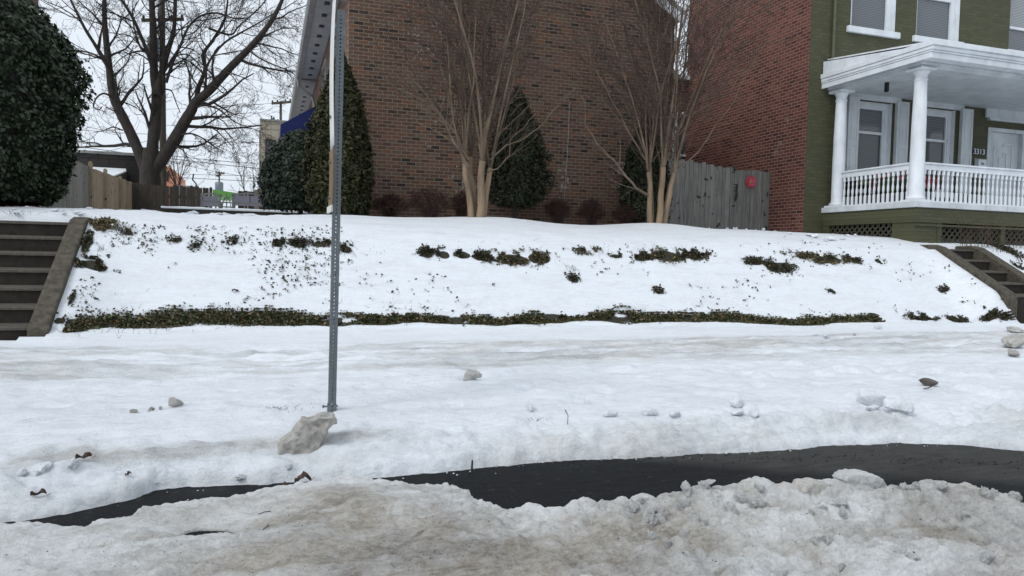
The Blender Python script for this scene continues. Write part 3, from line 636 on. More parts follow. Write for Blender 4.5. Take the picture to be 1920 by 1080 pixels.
def window(h, pane_top, pane_bot, casing, sill=True, mid=None):
    x0, x1, z0, z1 = h; c = casing; Y = GY0+.10
    f = MB(); cl_ = c if sill else .02; f.box((x0, Y, z0), (x0+cl_, Y+.09, z1)); f.box((x1-c, Y, z0), (x1, Y+.09, z1)); f.box((x0+cl_, Y, z1-c*1.2), (x1-c, Y+.09, z1))
    f.box((x0, GY0+.004, z0), (x0+.01, Y, z1)); f.box((x1-.01, GY0+.004, z0), (x1, Y, z1))
    wd = f.build('window', M['white_clean'], gh, bevel=.006)
    zm = mid or (z0+z1)/2; i0, i1 = x0+cl_, x1-c
    g = MB(); fr = .045
    g.box((i0, Y+.025, z0), (i0+fr, Y+.08, z1-c*1.2)); g.box((i1-fr, Y+.025, z0), (i1, Y+.08, z1-c*1.2))
    g.box((i0+fr, Y+.02, zm-.03), (i1-fr, Y+.08, zm+.03)); g.box((i0+fr, Y+.025, z0), (i1-fr, Y+.08, z0+.07)); g.box((i0+fr, Y+.025, z1-c*1.2-.04), (i1-fr, Y+.08, z1-c*1.2))
    g.build('sash', M['white_clean'], wd)
    g = MB(); g.box((i0+fr, Y+.06, zm+.03), (i1-fr, Y+.07, z1-c*1.2-.04)); g.build('pane', M[pane_top], wd)
    g = MB(); g.box((i0+fr, Y+.07, z0+.07), (i1-fr, Y+.078, zm-.03)); g.build('pane', M[pane_bot], wd)
    g = MB(); g.box((x0-.10 if sill else x0, GY0-.07, z0-.14), (x1+.10 if sill else x1, GY0+.14, z0-.003)); g.build('sill', M['white_clean'], wd, bevel=.008)
window(W2[0], 'blind_grey', 'blind_grey', .10, mid=zb2+.98); window(W2[1], 'blind_light', 'blind_grey', .10, mid=zb2+.98); window(W2[2], 'blind_light', 'blind_grey', .10, mid=zb2+.6)
window(W1[0], 'blind_grey', 'blind_dark', .10, False, mid=P(1630, 247, GY0).z); window(W1[1], 'blind_grey', 'blind_dark', .10, False, mid=P(1760, 262, GY0).z)
# wide lintels
for (x0, x1, z0, z1) in W1:
    f = MB(); f.box((x0-.18, GY0-.05, z1), (x1+.22, GY0-.003, z1+.32)); f.build('lintel', M['white'], gh, bevel=.01)
f = MB(); a = Pg(1848, 176); f.box((a.x, GY0-.06, 4.88), (DX1+.6, GY0-.003, 5.36)); f.box((a.x+.08, GY0-.10, 4.82), (DX1+.6, GY0-.003, 4.88)); f.build('lintel', M['white'], gh, bevel=.01)
# shutters
for (p0, p1) in ((1584, 1604), (1675, 1697), (1710, 1722.5), (1797, 1817)):
    x0 = Pg(p0, 250).x; x1 = Pg(p1, 250).x; yb = GY0-.10
    if p0 == 1710: continue
    f = MB(); z0, z1 = 3.0, 5.02; f.box((x0, yb+.012, z0), (x1, GY0-.012, z1))
    for (u0, u1, v0, v1) in ((x0, x0+.05, z0, z1), (x1-.05, x1, z0, z1), (x0+.05, x1-.05, z0, z0+.08), (x0+.05, x1-.05, z1-.08, z1), (x0+.05, x1-.05, 3.92, 4.02)): f.box((u0, yb, v0), (u1, yb+.012, v1))
    for (v0, v1) in ((z0+.14, 3.86), (4.08, z1-.14)): f.box((x0+.085, yb+.002, v0), (x1-.085, yb+.012, v1))
    f.build('shutter', M['white'], gh, bevel=.004)
# door
f = MB(); Y = GY0+.08; f.box((DX0, GY0-.02, 2.5), (DX0+.09, Y+.04, DZ)); f.box((DX1-.09, GY0-.02, 2.5), (DX1, Y+.04, DZ)); f.box((DX0+.09, GY0-.02, DZ-.09), (DX1-.09, Y+.04, DZ))
f.box((DX0+.09, Y, 2.52), (DX1-.09, Y+.04, DZ-.09)); dr = f.build('door', M['white'], gh, bevel=.006)
f = MB(); cx_ = (DX0+DX1)/2; ww = .30
def strip(pts):
    for p_, q_ in zip(pts, pts[1:]+pts[:1]): f.bar((p_[0], Y-.008, p_[1]), (q_[0], Y-.008, q_[1]), .022, .022)
strip([(cx_-ww, 3.15), (cx_-ww, 4.2), (cx_, 4.2), (cx_, 4.3), (cx_+ww, 4.3), (cx_+ww, 3.25), (cx_, 3.25), (cx_, 3.15)])
strip([(cx_-.12, 3.5), (cx_-.12, 3.95), (cx_+.02, 3.95), (cx_+.02, 4.08), (cx_+.12, 4.08), (cx_+.12, 3.6), (cx_, 3.6), (cx_, 3.5)])
strip([(cx_-ww, 2.62), (cx_-ww, 3.05), (cx_+ww, 3.05), (cx_+ww, 2.62)]); f.build('panel', M['white_clean'], dr)
f = MB(); f.box((DX0+.13, Y-.03, 3.45), (DX0+.17, Y-.001, 3.75)); f.tube([(DX0+.15, Y-.03, 3.7), (DX0+.15, Y-.08, 3.66), (DX0+.15, Y-.08, 3.52), (DX0+.15, Y-.03, 3.5)], .012, 6); f.build('handle', M['black'], dr)
def text(name, s, loc, size, mat, parent, ext=.006, vertical=False, align='CENTER'):
    c = bpy.data.curves.new('t', 'FONT'); c.body = s; c.size = size; c.extrude = ext; c.align_x = align; c.align_y = 'CENTER'
    to = bpy.data.objects.new('t', c); COL.objects.link(to); bpy.context.view_layer.update()
    me = bpy.data.meshes.new_from_object(to.evaluated_get(bpy.context.evaluated_depsgraph_get())); bpy.data.objects.remove(to)
    me.transform(Matrix.Translation(loc) @ Matrix.Rotation(math.pi/2, 4, 'X')); return link(name, me, mat, parent)
a = Pg(1822, 277); b = Pg(1845, 292)
f = MB(); f.box((a.x, GY0-.03, b.z), (b.x, GY0-.003, a.z)); hn = f.build('number_plate', M['black'], gh, bevel=.006)
text('house_number', '3313', ((a.x+b.x)/2, GY0-.036, (a.z+b.z)/2-.01), .19, M['white_clean'], hn)
a = Pg(1827, 297); b = Pg(1841, 318)
f = MB(); f.box((a.x, GY0-.12, b.z), (b.x, GY0-.003, a.z-.03)); f.prism([(a.x-.01, GY0-.14, a.z-.03), (a.x-.01, GY0-.003, a.z), (a.x-.01, GY0-.003, a.z-.03)], (b.x-a.x+.02, 0, 0)); mbx = f.build('mailbox', M['white_clean'], gh, bevel=.008)
f = MB()
for k in (-1, 0, 1): f.box(((a.x+b.x)/2+k*.035-.008, GY0-.124, b.z+.09), ((a.x+b.x)/2+k*.035+.008, GY0-.12, b.z+.15))
f.build('slot', M['black'], mbx)
# porch
PXL, PY, PXR = 11.74, 10.87, 21.0      # outer left edge, front edge, far right
f = MB(); f.box((PXL, PY, 2.385), (PXR, GY0-.003, 2.50)); f.build('porch_floor', M['white'], gh, bevel=.01)
f = MB(); f.box((PXL+.04, PY+.04, 2.10), (PXR, PY+.14, 2.382)); f.box((PXL+.04, PY+.14, 2.10), (PXL+.14, GY0-.004, 2.382))
f.box((PXL+.06, PY+.06, 1.5), (PXL+.62, PY+.6, 2.097)); f.box((PXL+.03, PY+.03, 2.03), (PXR, PY+.05, 2.07))
for x in (PXL+.62, PXL+2.3, PXL+4.0): f.box((x+.003, PY+.05, 1.6), (x+.12, PY+.12, 2.097))
f.box((PXL+.05, GY0-.2, 1.6), (PXL+.12, GY0-.01, 2.097)); f.build('porch_base', M['green_brick'], gh)
def lattice(p, q, z0, z1, nm):
    p = Vector(p); q = Vector(q); L = (q-p).length; d = (q-p)/L; nrm = Vector((d.y, -d.x, 0)); hgt = z1-z0; f = MB(); sp_ = .14
    k = -hgt
    while k < L:
        for sgn in (1, -1):
            s0, s1 = (k, k+hgt) if sgn > 0 else (k+hgt, k)
            za, zb_ = z0, z1
            a_, b_ = s0, s1
            pts = []
            # clip the slat to the panel
            def cl(s, z, s2, z2):
                if s < 0: z += (z2-z)*(0-s)/(s2-s); s = 0
                if s > L: z += (z2-z)*(L-s)/(s2-s); s = L
                return s, z
            A = cl(a_, za, b_, zb_); B = cl(b_, zb_, a_, za)
            if abs(A[0]-B[0]) > .02:
                o_ = nrm*(.006*sgn)
                f.bar(p+d*A[0]+o_+Vector((0,0,A[1]-p.z)), p+d*B[0]+o_+Vector((0,0,B[1]-p.z)), .01, .036, up=(0,0,1))
        k += sp_
    return f.build(nm, M['lattice'], gh)
M['lattice'] = plain('lattice_paint', (.05,.047,.033), .8, .3, 10)
lattice((PXL+.09, GY0-.2, 0), (PXL+.09, PY+.6, 0), 1.72, 2.097, 'lattice')
for a_, b_ in ((.74, 2.3), (2.42, 4.0), (4.12, 6.5)): lattice((PXL+a_, PY+.085, 0), (PXL+b_, PY+.085, 0), 1.65, 2.025, 'lattice')
f = MB(); f.box((PXL+.3, PY+.62, 1.4), (PXR, GY0-.3, 1.75)); f.box((PXL+.5, PY+.9, 1.75), (PXR, PY+.95, 2.4)); f.build('porch_shade_fill', M['dark'], gh)  # dark block and sheet standing in for shade under the porch
# columns
colx = PXL+.22; cprof = [(.17,0),(.175,.03),(.165,.055),(.135,.07),(.135,.11),(.132,.12),(.134,.8),(.128,1.5),(.112,2.22),(.112,2.235),(.125,2.245),(.125,2.265),(.112,2.275),(.112,2.34),(.125,2.36),(.15,2.40),(.155,2.42)]
def column(x, y, sc=1):
    f = MB(); f.box((x-.19, y-.19, 2.50), (x+.19, y+.19, 2.54)); c_ = f.build('column', M['white_clean'], gh, bevel=.005)
    f = MB(); f.lathe((x, y, 2.54), [(r*sc, z*(5.01-2.54)/2.42) for r, z in cprof], 24); g = f.build('shaft', M['white_clean'], c_, True)
    f = MB(); f.box((x-.19, y-.19, 5.01), (x+.19, y+.19, 5.055)); f.build('capital', M['white_clean'], c_, bevel=.005)
column(colx, PY+.22); column(colx, GY0-.24); column(colx+5.6, PY+.22)
# entablature and roof edge
f = MB(); f.box((PXL+.08, PY+.08, 5.058), (PXR, PY+.40, 5.16)); f.box((PXL+.08, PY+.40, 5.058), (PXL+.40, GY0-.004, 5.16)); f.box((PXL+.04, PY+.04, 5.10), (PXR, PY+.08, 5.16)); f.box((PXL+.04, PY+.08, 5.10), (PXL+.08, GY0-.004, 5.16)); f.build('beam', M['white'], gh, bevel=.006)
f = MB(); f.box((PXL+.40, PY+.40, 5.10), (PXR, GY0-.004, 5.13)); f.build('porch_ceiling', M['white'], gh)
def ring(o, i, z0, z1):
    xa, ya = PXL-o*.42, PY-o; xb, yb = (PXL-i*.42 if i > 0 else PXL-i), PY-i
    f.prism([(xa, ya, z0), (PXR, ya, z0), (PXR, yb, z0), (xb, yb, z0), (xb, GY0-.004, z0), (xa, GY0-.004, z0)], (0, 0, z1-z0))
f = MB(); ring(.28, -.3, 5.163, 5.185); ring(.30, .20, 5.12, 5.225); ring(.33, .20, 5.228, 5.262); ring(.36, .20, 5.265, 5.33); ring(.40, .24, 5.333, 5.43)
f.build('cornice', M['white_clean'], gh, bevel=.006)
f = MB(); f.prism([(PXL-.10, PY-.3, 5.40), (PXR, PY-.3, 5.40), (PXR, GY0-.004, 5.76), (PXL, GY0-.004, 5.76), (PXL-.10, GY0-.3, 5.70)], (0, 0, .03))
f.prism([(PXL-.10, PY-.2, 5.38), (PXL-.10, GY0-.004, 5.38), (PXL-.10, GY0-.004, 5.72)], (.02, 0, 0)); f.build('porch_roof', M['white_clean'], gh)
# railings
bprof = [(.030,0),(.030,.20),(.014,.215),(.022,.27),(.026,.33),(.020,.39),(.013,.425),(.020,.44),(.013,.455),(.021,.50),(.015,.56),(.013,.585),(.030,.60),(.030,.70)]
def railing(p, q, n, nm):
    p = Vector(p); q = Vector(q); d = (q-p).normalized()
    f = MB(); up_ = Vector((0,0,1)); f.bar(p+up_*3.262, q+up_*3.262, .11, .035); f.bar(p+up_*3.19, q+up_*3.19, .06, .105); f.bar(p+up_*2.52, q+up_*2.52, .07, .035)
    rl = f.build('railing', M['white_clean'], gh, bevel=.005); first = None
    for i in range(n):
        c_ = p+(q-p)*((i+.5)/n)
        if first is None:
            g = MB(); g.lathe((0, 0, 0), [(r, z*.86) for r, z in bprof], 8); first = g.build('baluster', M['white_clean'], rl); first.location = (c_.x, c_.y, 2.539); o = first
        else:
            o = first.copy(); COL.objects.link(o); o.location = (c_.x, c_.y, 2.539); o.parent = rl
railing((colx, GY0-.38, 0), (colx, PY+.36, 0), 15, 'side'); railing((colx+.14, PY+.22, 0), (colx+5.45, PY+.22, 0), 44, 'front')
# small black box standing in for a dark panel gap
f = MB(); a = P(1663, 155, 12.3); f.box((a.x-.03, 12.26, 4.90), (a.x+.03, 12.34, 5.097)); tag(f.build('porch_gap_box', M['black'], None, bevel=.01), 'small black box standing in for a gap at the porch ceiling', 'speaker')
# things on the porch
def leafball(name, label, cat, x, y, z, r, cols, n=260, group=None, seed=5):
    mt = leafmat(name+'_col', cols, .6); t = thing(name, label, cat, (x, y, z-r*.4), group=group)
    rr = np.random.default_rng(seed); v = rr.normal(size=(n, 3)); v /= np.linalg.norm(v, axis=1, keepdims=True); v *= r*(.5+.5*rr.random((n, 1)))
    link('leaves', leaf_mesh('l', v+np.array([x, y, z]), r*.32, seed=seed), mt, t)
    f = MB(); f.lathe((x, y, 2.56), [(.09,0),(.13,max(.1, z-2.56-r*.5))], 12); f.build('pot', M['dark'], t); return t
FC = [(0,(.02,.035,.012)),(.5,(.05,.07,.03)),(.55,(.35,.02,.04)),(.85,(.5,.08,.12)),(1,(.6,.45,.4))]
leafball('flower_pot', 'potted red flowers behind the left porch railing', 'flower pot', colx+.42, 12.35, 2.98, .26, FC, seed=3)
leafball('flower_pot', 'tall potted red and pink flowers beside the corner column', 'flower pot', colx+.5, 11.75, 3.0, .28, FC, seed=4)
leafball('flower_pot', 'low potted pink and red flowers right of the corner column', 'flower pot', colx+.75, PY+.62, 2.98, .26, FC, seed=8)
leafball('flower_pot', 'leafy green potted plant in the middle of the side railing', 'flower pot', colx+.36, 12.02, 2.9, .22, [(0,(.03,.06,.02)),(.9,(.08,.13,.04)),(1,(.3,.3,.1))], seed=9)
def chair(x, y, col, label, rz):
    t = thing('porch_chair', label, 'chair', (x, y, 2.56), rz, 'cushioned chairs on the porch')
    t0 = Matrix.Translation((x, y, 2.56)) @ Matrix.Rotation(rz, 4, 'Z')
    def T(f): f.v = [tuple(t0 @ Vector(v)) for v in f.v]; return f
    f = MB(); f.box((-.27,-.27,.38),(.27,.25,.42)); f.box((-.27,.22,.42),(.27,.25,.72))
    for a_ in (-.27, .23):
        f.box((a_,-.27,0),(a_+.04,-.23,.62)); f.box((a_,.21,0),(a_+.04,.25,.38)); f.box((a_,-.27,.60),(a_+.04,.22,.64))
    T(f).build('frame', M['dark'], t)
    f = MB(); f.box((-.23,-.24,.42),(.23,.20,.52)); T(f).build('seat_cushion', col, t, bevel=.03); f = MB(); f.box((-.23,.12,.53),(.23,.22,.70)); T(f).build('back_cushion', col, t, bevel=.03); return t
cush = plain('olive_cushion', (.10,.12,.04), .9, .2, 5); cushr = plain('red_cushion', (.28,.02,.04), .9, .3, 9)
chair(colx+.95, 12.6, cushr, 'porch chair with red cushions right of the corner column', .1)
chair(colx+1.75, 12.75, cush, 'porch chair with olive green cushions nearest the house number', -.1)
chair(colx+.45, 12.95, cush, 'porch chair with olive cushions behind the side railing', 1.2)

# ---------------------------------------------------------------- wooden gate fence between the houses
gf = thing('gate_fence', 'weathered grey wooden gate fence between brown and red brick walls', 'fence', (9.9, 14.6, 1.9))
gx0, gx1 = 8.50, 11.262; rg = random.Random(4)
def plank_fence(parent, p, q, zb, zt, n, mat, thick=.02, gap=.006, wob=.03, seed=1, gate=None, name='boards', dog=False):
    r = random.Random(seed); p = Vector(p); q = Vector(q); L = (q-p).length; d = (q-p)/L; nn = Vector((d.y, -d.x, 0)); V = []; Fc = []; vv = []
    for i in range(n):
        if gate and not gate[0] <= i < gate[1]: continue
        s0 = L*i/n+gap/2; s1 = L*(i+1)/n-gap/2; top = (zt(s0/L) if callable(zt) else zt)+r.uniform(-wob, wob*.6); lean = r.uniform(-.008, .008); o_ = r.uniform(0, .012)
        bot = zb(s0/L) if callable(zb) else zb
        pr = [(s0, bot), (s1, bot), (s1+lean, top-(.03 if dog else 0)), ((s1*.8+s0*.2)+lean, top), ((s0*.8+s1*.2)+lean, top), (s0+lean, top-(.03 if dog else 0))]
        b = len(V)
        for k in (0, thick):
            for s, z in pr: c_ = p+d*s+nn*(o_-k+thick); V.append((c_.x, c_.y, z))
        m_ = 6; Fc += [tuple(b+j for j in range(m_)), tuple(b+m_+j for j in reversed(range(m_)))] + [(b+j, b+m_+j, b+m_+(j+1) % m_, b+(j+1) % m_) for j in range(m_)]
        val = r.random(); vv += [val]*12
    me = bpy.data.meshes.new(name); me.from_pydata(V, [], Fc); me.update(); at = me.attributes.new('v', 'FLOAT', 'POINT'); at.data.foreach_set('value', vv)
    return link(name, me, mat, parent)
ztf = lambda s: 3.52-.10*s+(.03*math.sin(s*9))-(.06 if s > .62 else 0)
plank_fence(gf, (gx0, 14.6, 0), (gx1, 14.6, 0), 1.85, ztf, 25, M['grey_wood'], wob=.035, seed=6, gate=(0, 16))
gt = plank_fence(gf, (gx0, 14.6, 0), (gx1, 14.6, 0), 1.88, ztf, 25, M['grey_wood'], wob=.012, seed=7, gate=(16, 25), name='gate')
f = MB(); f.box((gx0, 14.63, 2.2), (gx1, 14.67, 2.29)); f.box((gx0, 14.63, 3.1), (gx1, 14.67, 3.19)); f.build('rail', M['dark_wood'], gf)
yy = 14.55
a = P(1376, 319, yy); text('number_three', '3', (a.x, yy, a.z), .20, M['black'], gt)
a = P(1381, 352, yy); f = MB(); f.box((a.x-.06, yy, a.z+.06), (a.x+.03, yy+.012, a.z+.085)); f.box((a.x-.06, yy, a.z-.01), (a.x+.03, yy+.012, a.z+.015)); f.box((a.x-.06, yy, a.z-.08), (a.x+.03, yy+.012, a.z-.055)); f.box((a.x+.005, yy, a.z-.055), (a.x+.03, yy+.012, a.z+.06)); f.build('hinge_plate', M['black'], gt)
a = P(1379, 368, yy); f = MB(); f.tube([a+Vector((.01,-.01,.13)), a+Vector((.015,-.03,.05)), a+Vector((.0,-.03,-.04)), a+Vector((-.015,-.01,-.13))], [.008,.024,.028,.006], 8); f.build('handle', M['black'], gt)
a = P(1376, 386, yy); f = MB(); f.box((a.x-.045, yy-.01, a.z-.012), (a.x+.03, yy+.01, a.z+.012)); f.build('latch', M['black'], gt)
# pink metal flower on the gate
a = P(1408, 341, 14.54); fl = thing('metal_flower', 'pink metal daisy hung on the grey wooden gate', 'wall ornament', tuple(a))
f = MB(); n = 22
for ring_, (R0, R1, wd, yo) in enumerate(((.03, .155, .030, 0), (.03, .115, .026, -.012))):
    for i in range(n):
        t_ = 2*math.pi*(i+.5*ring_)/n; c_, s_ = math.cos(t_), math.sin(t_)
        pts = [(R0, 0), (R1*.6, -wd/2), (R1*.93, -wd*.45), (R1, 0), (R1*.93, wd*.45), (R1*.6, wd/2)]
        f.prism([(a.x+c_*r-s_*k, a.y+yo-.02*(r/R1)*(1 if ring_ else .3), a.z+s_*r+c_*k) for r, k in pts], (0, .006, 0))
f.build('petals', M['pink'], fl)
f = MB(); f.lathe((0,0,0), [(.045,0),(.045,.01),(.03,.022),(.012,.026)], 16); f.v = [(a.x+x, a.y-.012-z, a.z+y) for x, y, z in f.v]; f.build('centre', M['yellow'], fl)
f = MB(); f.lathe((0,0,0), [(.03,0),(.03,.026),(.018,.028)], 12); f.v = [(a.x+x, a.y-.012-z, a.z+y) for x, y, z in f.v]; f.build('ring', M['pink'], fl)

# ---------------------------------------------------------------- sign post
a = PZ(622, 770, .2); pz0 = .19; px_, py_ = hit(622, 771)[:2]
ptop = P(634, 20, py_).z
post = thing('sign_post', 'perforated steel sign post standing in the snowy verge', 'sign post', (px_, py_, pz0))
def perforated(w_, z0, z1, x, y, hole=.0058, pitch=.0254):
    f = MB(); nz = int((z1-z0)/pitch); t = w_/2
    for i in range(nz):
        za = z0+i*pitch; zc = za+pitch/2
        for k in range(4):
            ca, sa = [(1,0),(0,1),(-1,0),(0,-1)][k]
            def Tp(u, z, dpt=0):   # face plane at distance t-dpt
                lx_, ly_ = u, -(t-dpt); return (x+lx_*ca-ly_*sa, y+lx_*sa+ly_*ca, z)
            sq = [(-t, za), (0, za), (t, za), (t, zc), (t, za+pitch), (0, za+pitch), (-t, za+pitch), (-t, zc)]
            hl = [(hole*math.cos(q), zc+hole*math.sin(q)) for q in [math.radians(d_) for d_ in (225, 270, 315, 0, 45, 90, 135, 180)]]
            b = len(f.v); f.v += [Tp(*s_) for s_ in sq]+[Tp(*h_) for h_ in hl]+[Tp(h_[0], h_[1], .003) for h_ in hl]
            for j in range(8):
                j2 = (j+1) % 8; f.f.append((b+j, b+j2, b+8+j2, b+8+j)); f.f.append((b+8+j, b+8+j2, b+16+j2, b+16+j))
    return f
lean = Vector((.0, 0, 0))
f = perforated(.051, pz0+.08, ptop, px_, py_); f.build('post', M['galv'], post)
f = perforated(.0575, pz0-.1, pz0+.09, px_, py_); f.build('sleeve', M['galv'], post)
f = MB(); f.tube([(px_-.06, py_, pz0+.06), (px_+.04, py_, pz0+.06)], .006, 8); f.tube([(px_-.062, py_, pz0+.06), (px_-.052, py_, pz0+.06)], .012, 6); f.build('bolt', M['galv'], post)
f = MB(); f.lathe((px_, py_, pz0-.02), [(.055,0),(.055,.02),(.045,.028)], 16); f.build('collar', M['galv'], post)
post_lean = .0115
# two sign plates seen nearly edge on, on the left face
def plate(name, z0, z1, wid, off, mat, bend=.02, tilt=0):
    f = MB(); n = 14; cols = 5; V = []
    for j in range(n+1):
        z = z0+(z1-z0)*j/n; xx = px_-.028-off-bend*math.sin(math.pi*j/n)
        for k in range(cols):
            v = -wid/2+wid*k/(cols-1); V.append((xx+tilt*v*.2, py_+v, z))
    for j in range(n):
        for k in range(cols-1):
            a_ = j*cols+k; f.f.append((a_, a_+1, a_+cols+1, a_+cols))
    f.v = V; o = f.build(name, mat, post, True); md = o.modifiers.new('s', 'SOLIDIFY'); md.thickness = .003; return o
z_b1 = P(625, 277, py_).z; z_t1 = P(628, -60, py_).z
s1 = plate('sign_plate', z_b1, z_t1, .30, .006, M['sign_back'], .016)
z_b2 = P(620, 398, py_).z; s2 = plate('sign_plate', z_b2, z_b1-.015, .32, .012, M['sign_brown'], -.004); s2['label'] = 'brown lower sign plate'
f = MB(); f.box((px_-.05, py_-.16, z_b2-.002), (px_-.036, py_+.16, z_b2+.04)); f.build('border', M['sign_back'], s2)
for z in (z_b1+.2, z_t1-.2, z_b2+.09, z_b1-.1):
    f = MB(); f.tube([(px_-.055, py_, z), (px_+.035, py_, z)], .006, 6); f.tube([(px_-.058, py_, z), (px_-.05, py_, z)], .013, 6); f.build('bolt', M['galv'], post)

post.rotation_euler.y = post_lean
# ---------------------------------------------------------------- evergreens and shrubs
holly = thing('holly_bush', 'huge glossy dark holly bush above the left stairs', 'bush', (-4.6, 12.6, 1.75))
hp = lambda t: np.interp(t, [0, .04, .17, .36, .45, .55, .64, .74, .9, 1], [1.55, 1.70, 1.84, 1.95, 1.92, 1.78, 1.45, 1.05, .5, .05])
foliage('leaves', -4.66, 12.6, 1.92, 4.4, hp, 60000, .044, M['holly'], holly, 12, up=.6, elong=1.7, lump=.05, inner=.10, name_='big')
f = MB()
for k in range(5): f.tube([(-4.66+.25*k-.5, 12.5-.1*k, 1.5), (-4.66+.4*k-.8, 12.5, 2.6)], [.05, .04], 6)
f.build('trunk', M['bark_dark'], holly)
def evergreen(name, label, cat, px0, px1, pyt, pyb, Y, mat, n, size, prof, seed, elong=2.2, lump=.12, inner=.3, up=.5, trunk=True, zb=None, cy=None):
    a = P(px0, (pyt+pyb)/2, Y); b = P(px1, (pyt+pyb)/2, Y); R_ = (b.x-a.x)/2; cx = (a.x+b.x)/2; zt_ = P((px0+px1)/2, pyt, Y).z; z0_ = (zb if zb is not None else P((px0+px1)/2, pyb, Y).z)
    t = thing(name, label, cat, (cx, Y, z0_)); foliage('leaves', cx, Y, z0_+.02, zt_-z0_, lambda q: R_*prof(q), n, size, mat, t, seed, elong=elong, lump=lump, inner=inner, up=up, ysq=.8)
    if trunk: f = MB(); f.tube([(cx, Y, z0_-.25), (cx, Y, z0_+.6)], [.05, .04], 7); f.build('trunk', M['bark_dark'], t)
    return t
cone = lambda q: float(np.interp(q, [0, .06, .2, .45, .7, .88, .97, 1], [.80, .96, 1, .86, .62, .34, .13, .03]))
tall = lambda q: float(np.interp(q, [0, .15, .245, .33, .466, .55, .625, .73, .81, .91, 1], [.82, .95, 1, .97, .95, .86, .76, .62, .43, .22, .04]))
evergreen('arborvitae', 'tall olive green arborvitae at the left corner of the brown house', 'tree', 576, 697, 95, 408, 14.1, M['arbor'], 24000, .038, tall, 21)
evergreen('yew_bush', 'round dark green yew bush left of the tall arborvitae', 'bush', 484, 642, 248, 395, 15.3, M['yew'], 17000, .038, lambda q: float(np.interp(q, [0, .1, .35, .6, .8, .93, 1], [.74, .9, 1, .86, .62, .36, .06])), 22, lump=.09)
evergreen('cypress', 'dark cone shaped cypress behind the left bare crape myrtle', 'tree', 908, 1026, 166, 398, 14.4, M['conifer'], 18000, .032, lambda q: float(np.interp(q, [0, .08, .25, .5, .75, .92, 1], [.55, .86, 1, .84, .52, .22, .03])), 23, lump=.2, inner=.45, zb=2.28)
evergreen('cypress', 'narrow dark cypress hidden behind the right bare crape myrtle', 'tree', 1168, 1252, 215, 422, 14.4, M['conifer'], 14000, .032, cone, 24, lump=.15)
def barberry(px0, px1, pyt, pyb, Y, seed, label, name='barberry_shrub'):
    a = P(px0, pyb, Y); b = P(px1, pyb, Y); zt_ = P(px0, pyt, Y).z; cx = (a.x+b.x)/2; R_ = (b.x-a.x)/2; z0_ = gz(cx, Y)
    t = thing(name, label, 'shrub', (cx, Y, z0_)); r = random.Random(seed); f = MB(); tips = []
    for k in range(150):
        th = r.uniform(0, 6.28); q = r.random()**.6; ex = cx+R_*q*math.cos(th)*1.02; ey = Y+R_*q*math.sin(th)*.7; ez = z0_+(zt_-z0_)*math.sqrt(max(.05, 1-q*q*.75))*r.uniform(.75, 1.1)
        p0 = Vector((cx+r.uniform(-.08, .08), Y+r.uniform(-.06, .06), z0_-.03)); p2 = Vector((ex, ey, ez)); p1 = (p0+p2)/2+Vector((r.uniform(-.05, .05), r.uniform(-.05, .05), .05))
        f.tube([p0, p1, p2], [.006, .004, .002], 3); tips.append((p1, p2))
        for _ in range(3):
            s_ = r.uniform(.4, 1); c_ = p1+(p2-p1)*s_; e_ = c_+Vector((r.uniform(-.1, .1), r.uniform(-.1, .1), r.uniform(0, .1))); f.tube([c_, e_], [.003, .0015], 3); tips.append((c_, e_))
    f.build('twigs', M['redshrub_twig'], t)
    C = []
    for p_, q_ in tips:
        for _ in range(5): s_ = r.uniform(.2, 1.05); c_ = p_+(q_-p_)*s_; C.append((c_.x+r.gauss(0, .02), c_.y+r.gauss(0, .02), c_.z+r.gauss(0, .02)))
    link('leaves', leaf_mesh('l', C, .017, elong=1.5, seed=seed), M['redshrub'], t)
M['redshrub_twig'] = plain('barberry_twig', (.06,.032,.026), .8, .4, 8, bmp=0)
barberry(693, 770, 366, 408, 14.4, 1, 'low brown twiggy shrub right of the tall arborvitae'); barberry(762, 852, 352, 408, 14.2, 2, 'largest dark twiggy shrub in front of the brown wall')
barberry(846, 884, 362, 406, 14.5, 3, 'small twiggy shrub tucked behind the left myrtle trunks'); barberry(1020, 1070, 372, 418, 14.3, 4, 'reddish twiggy shrub just right of the cone shaped cypress')
barberry(1082, 1136, 374, 422, 14.3, 5, 'reddish twiggy shrub below the wall cable, second from the cypress'); barberry(1148, 1200, 386, 426, 14.2, 6, 'low reddish twiggy shrub just left of the right crape myrtle')

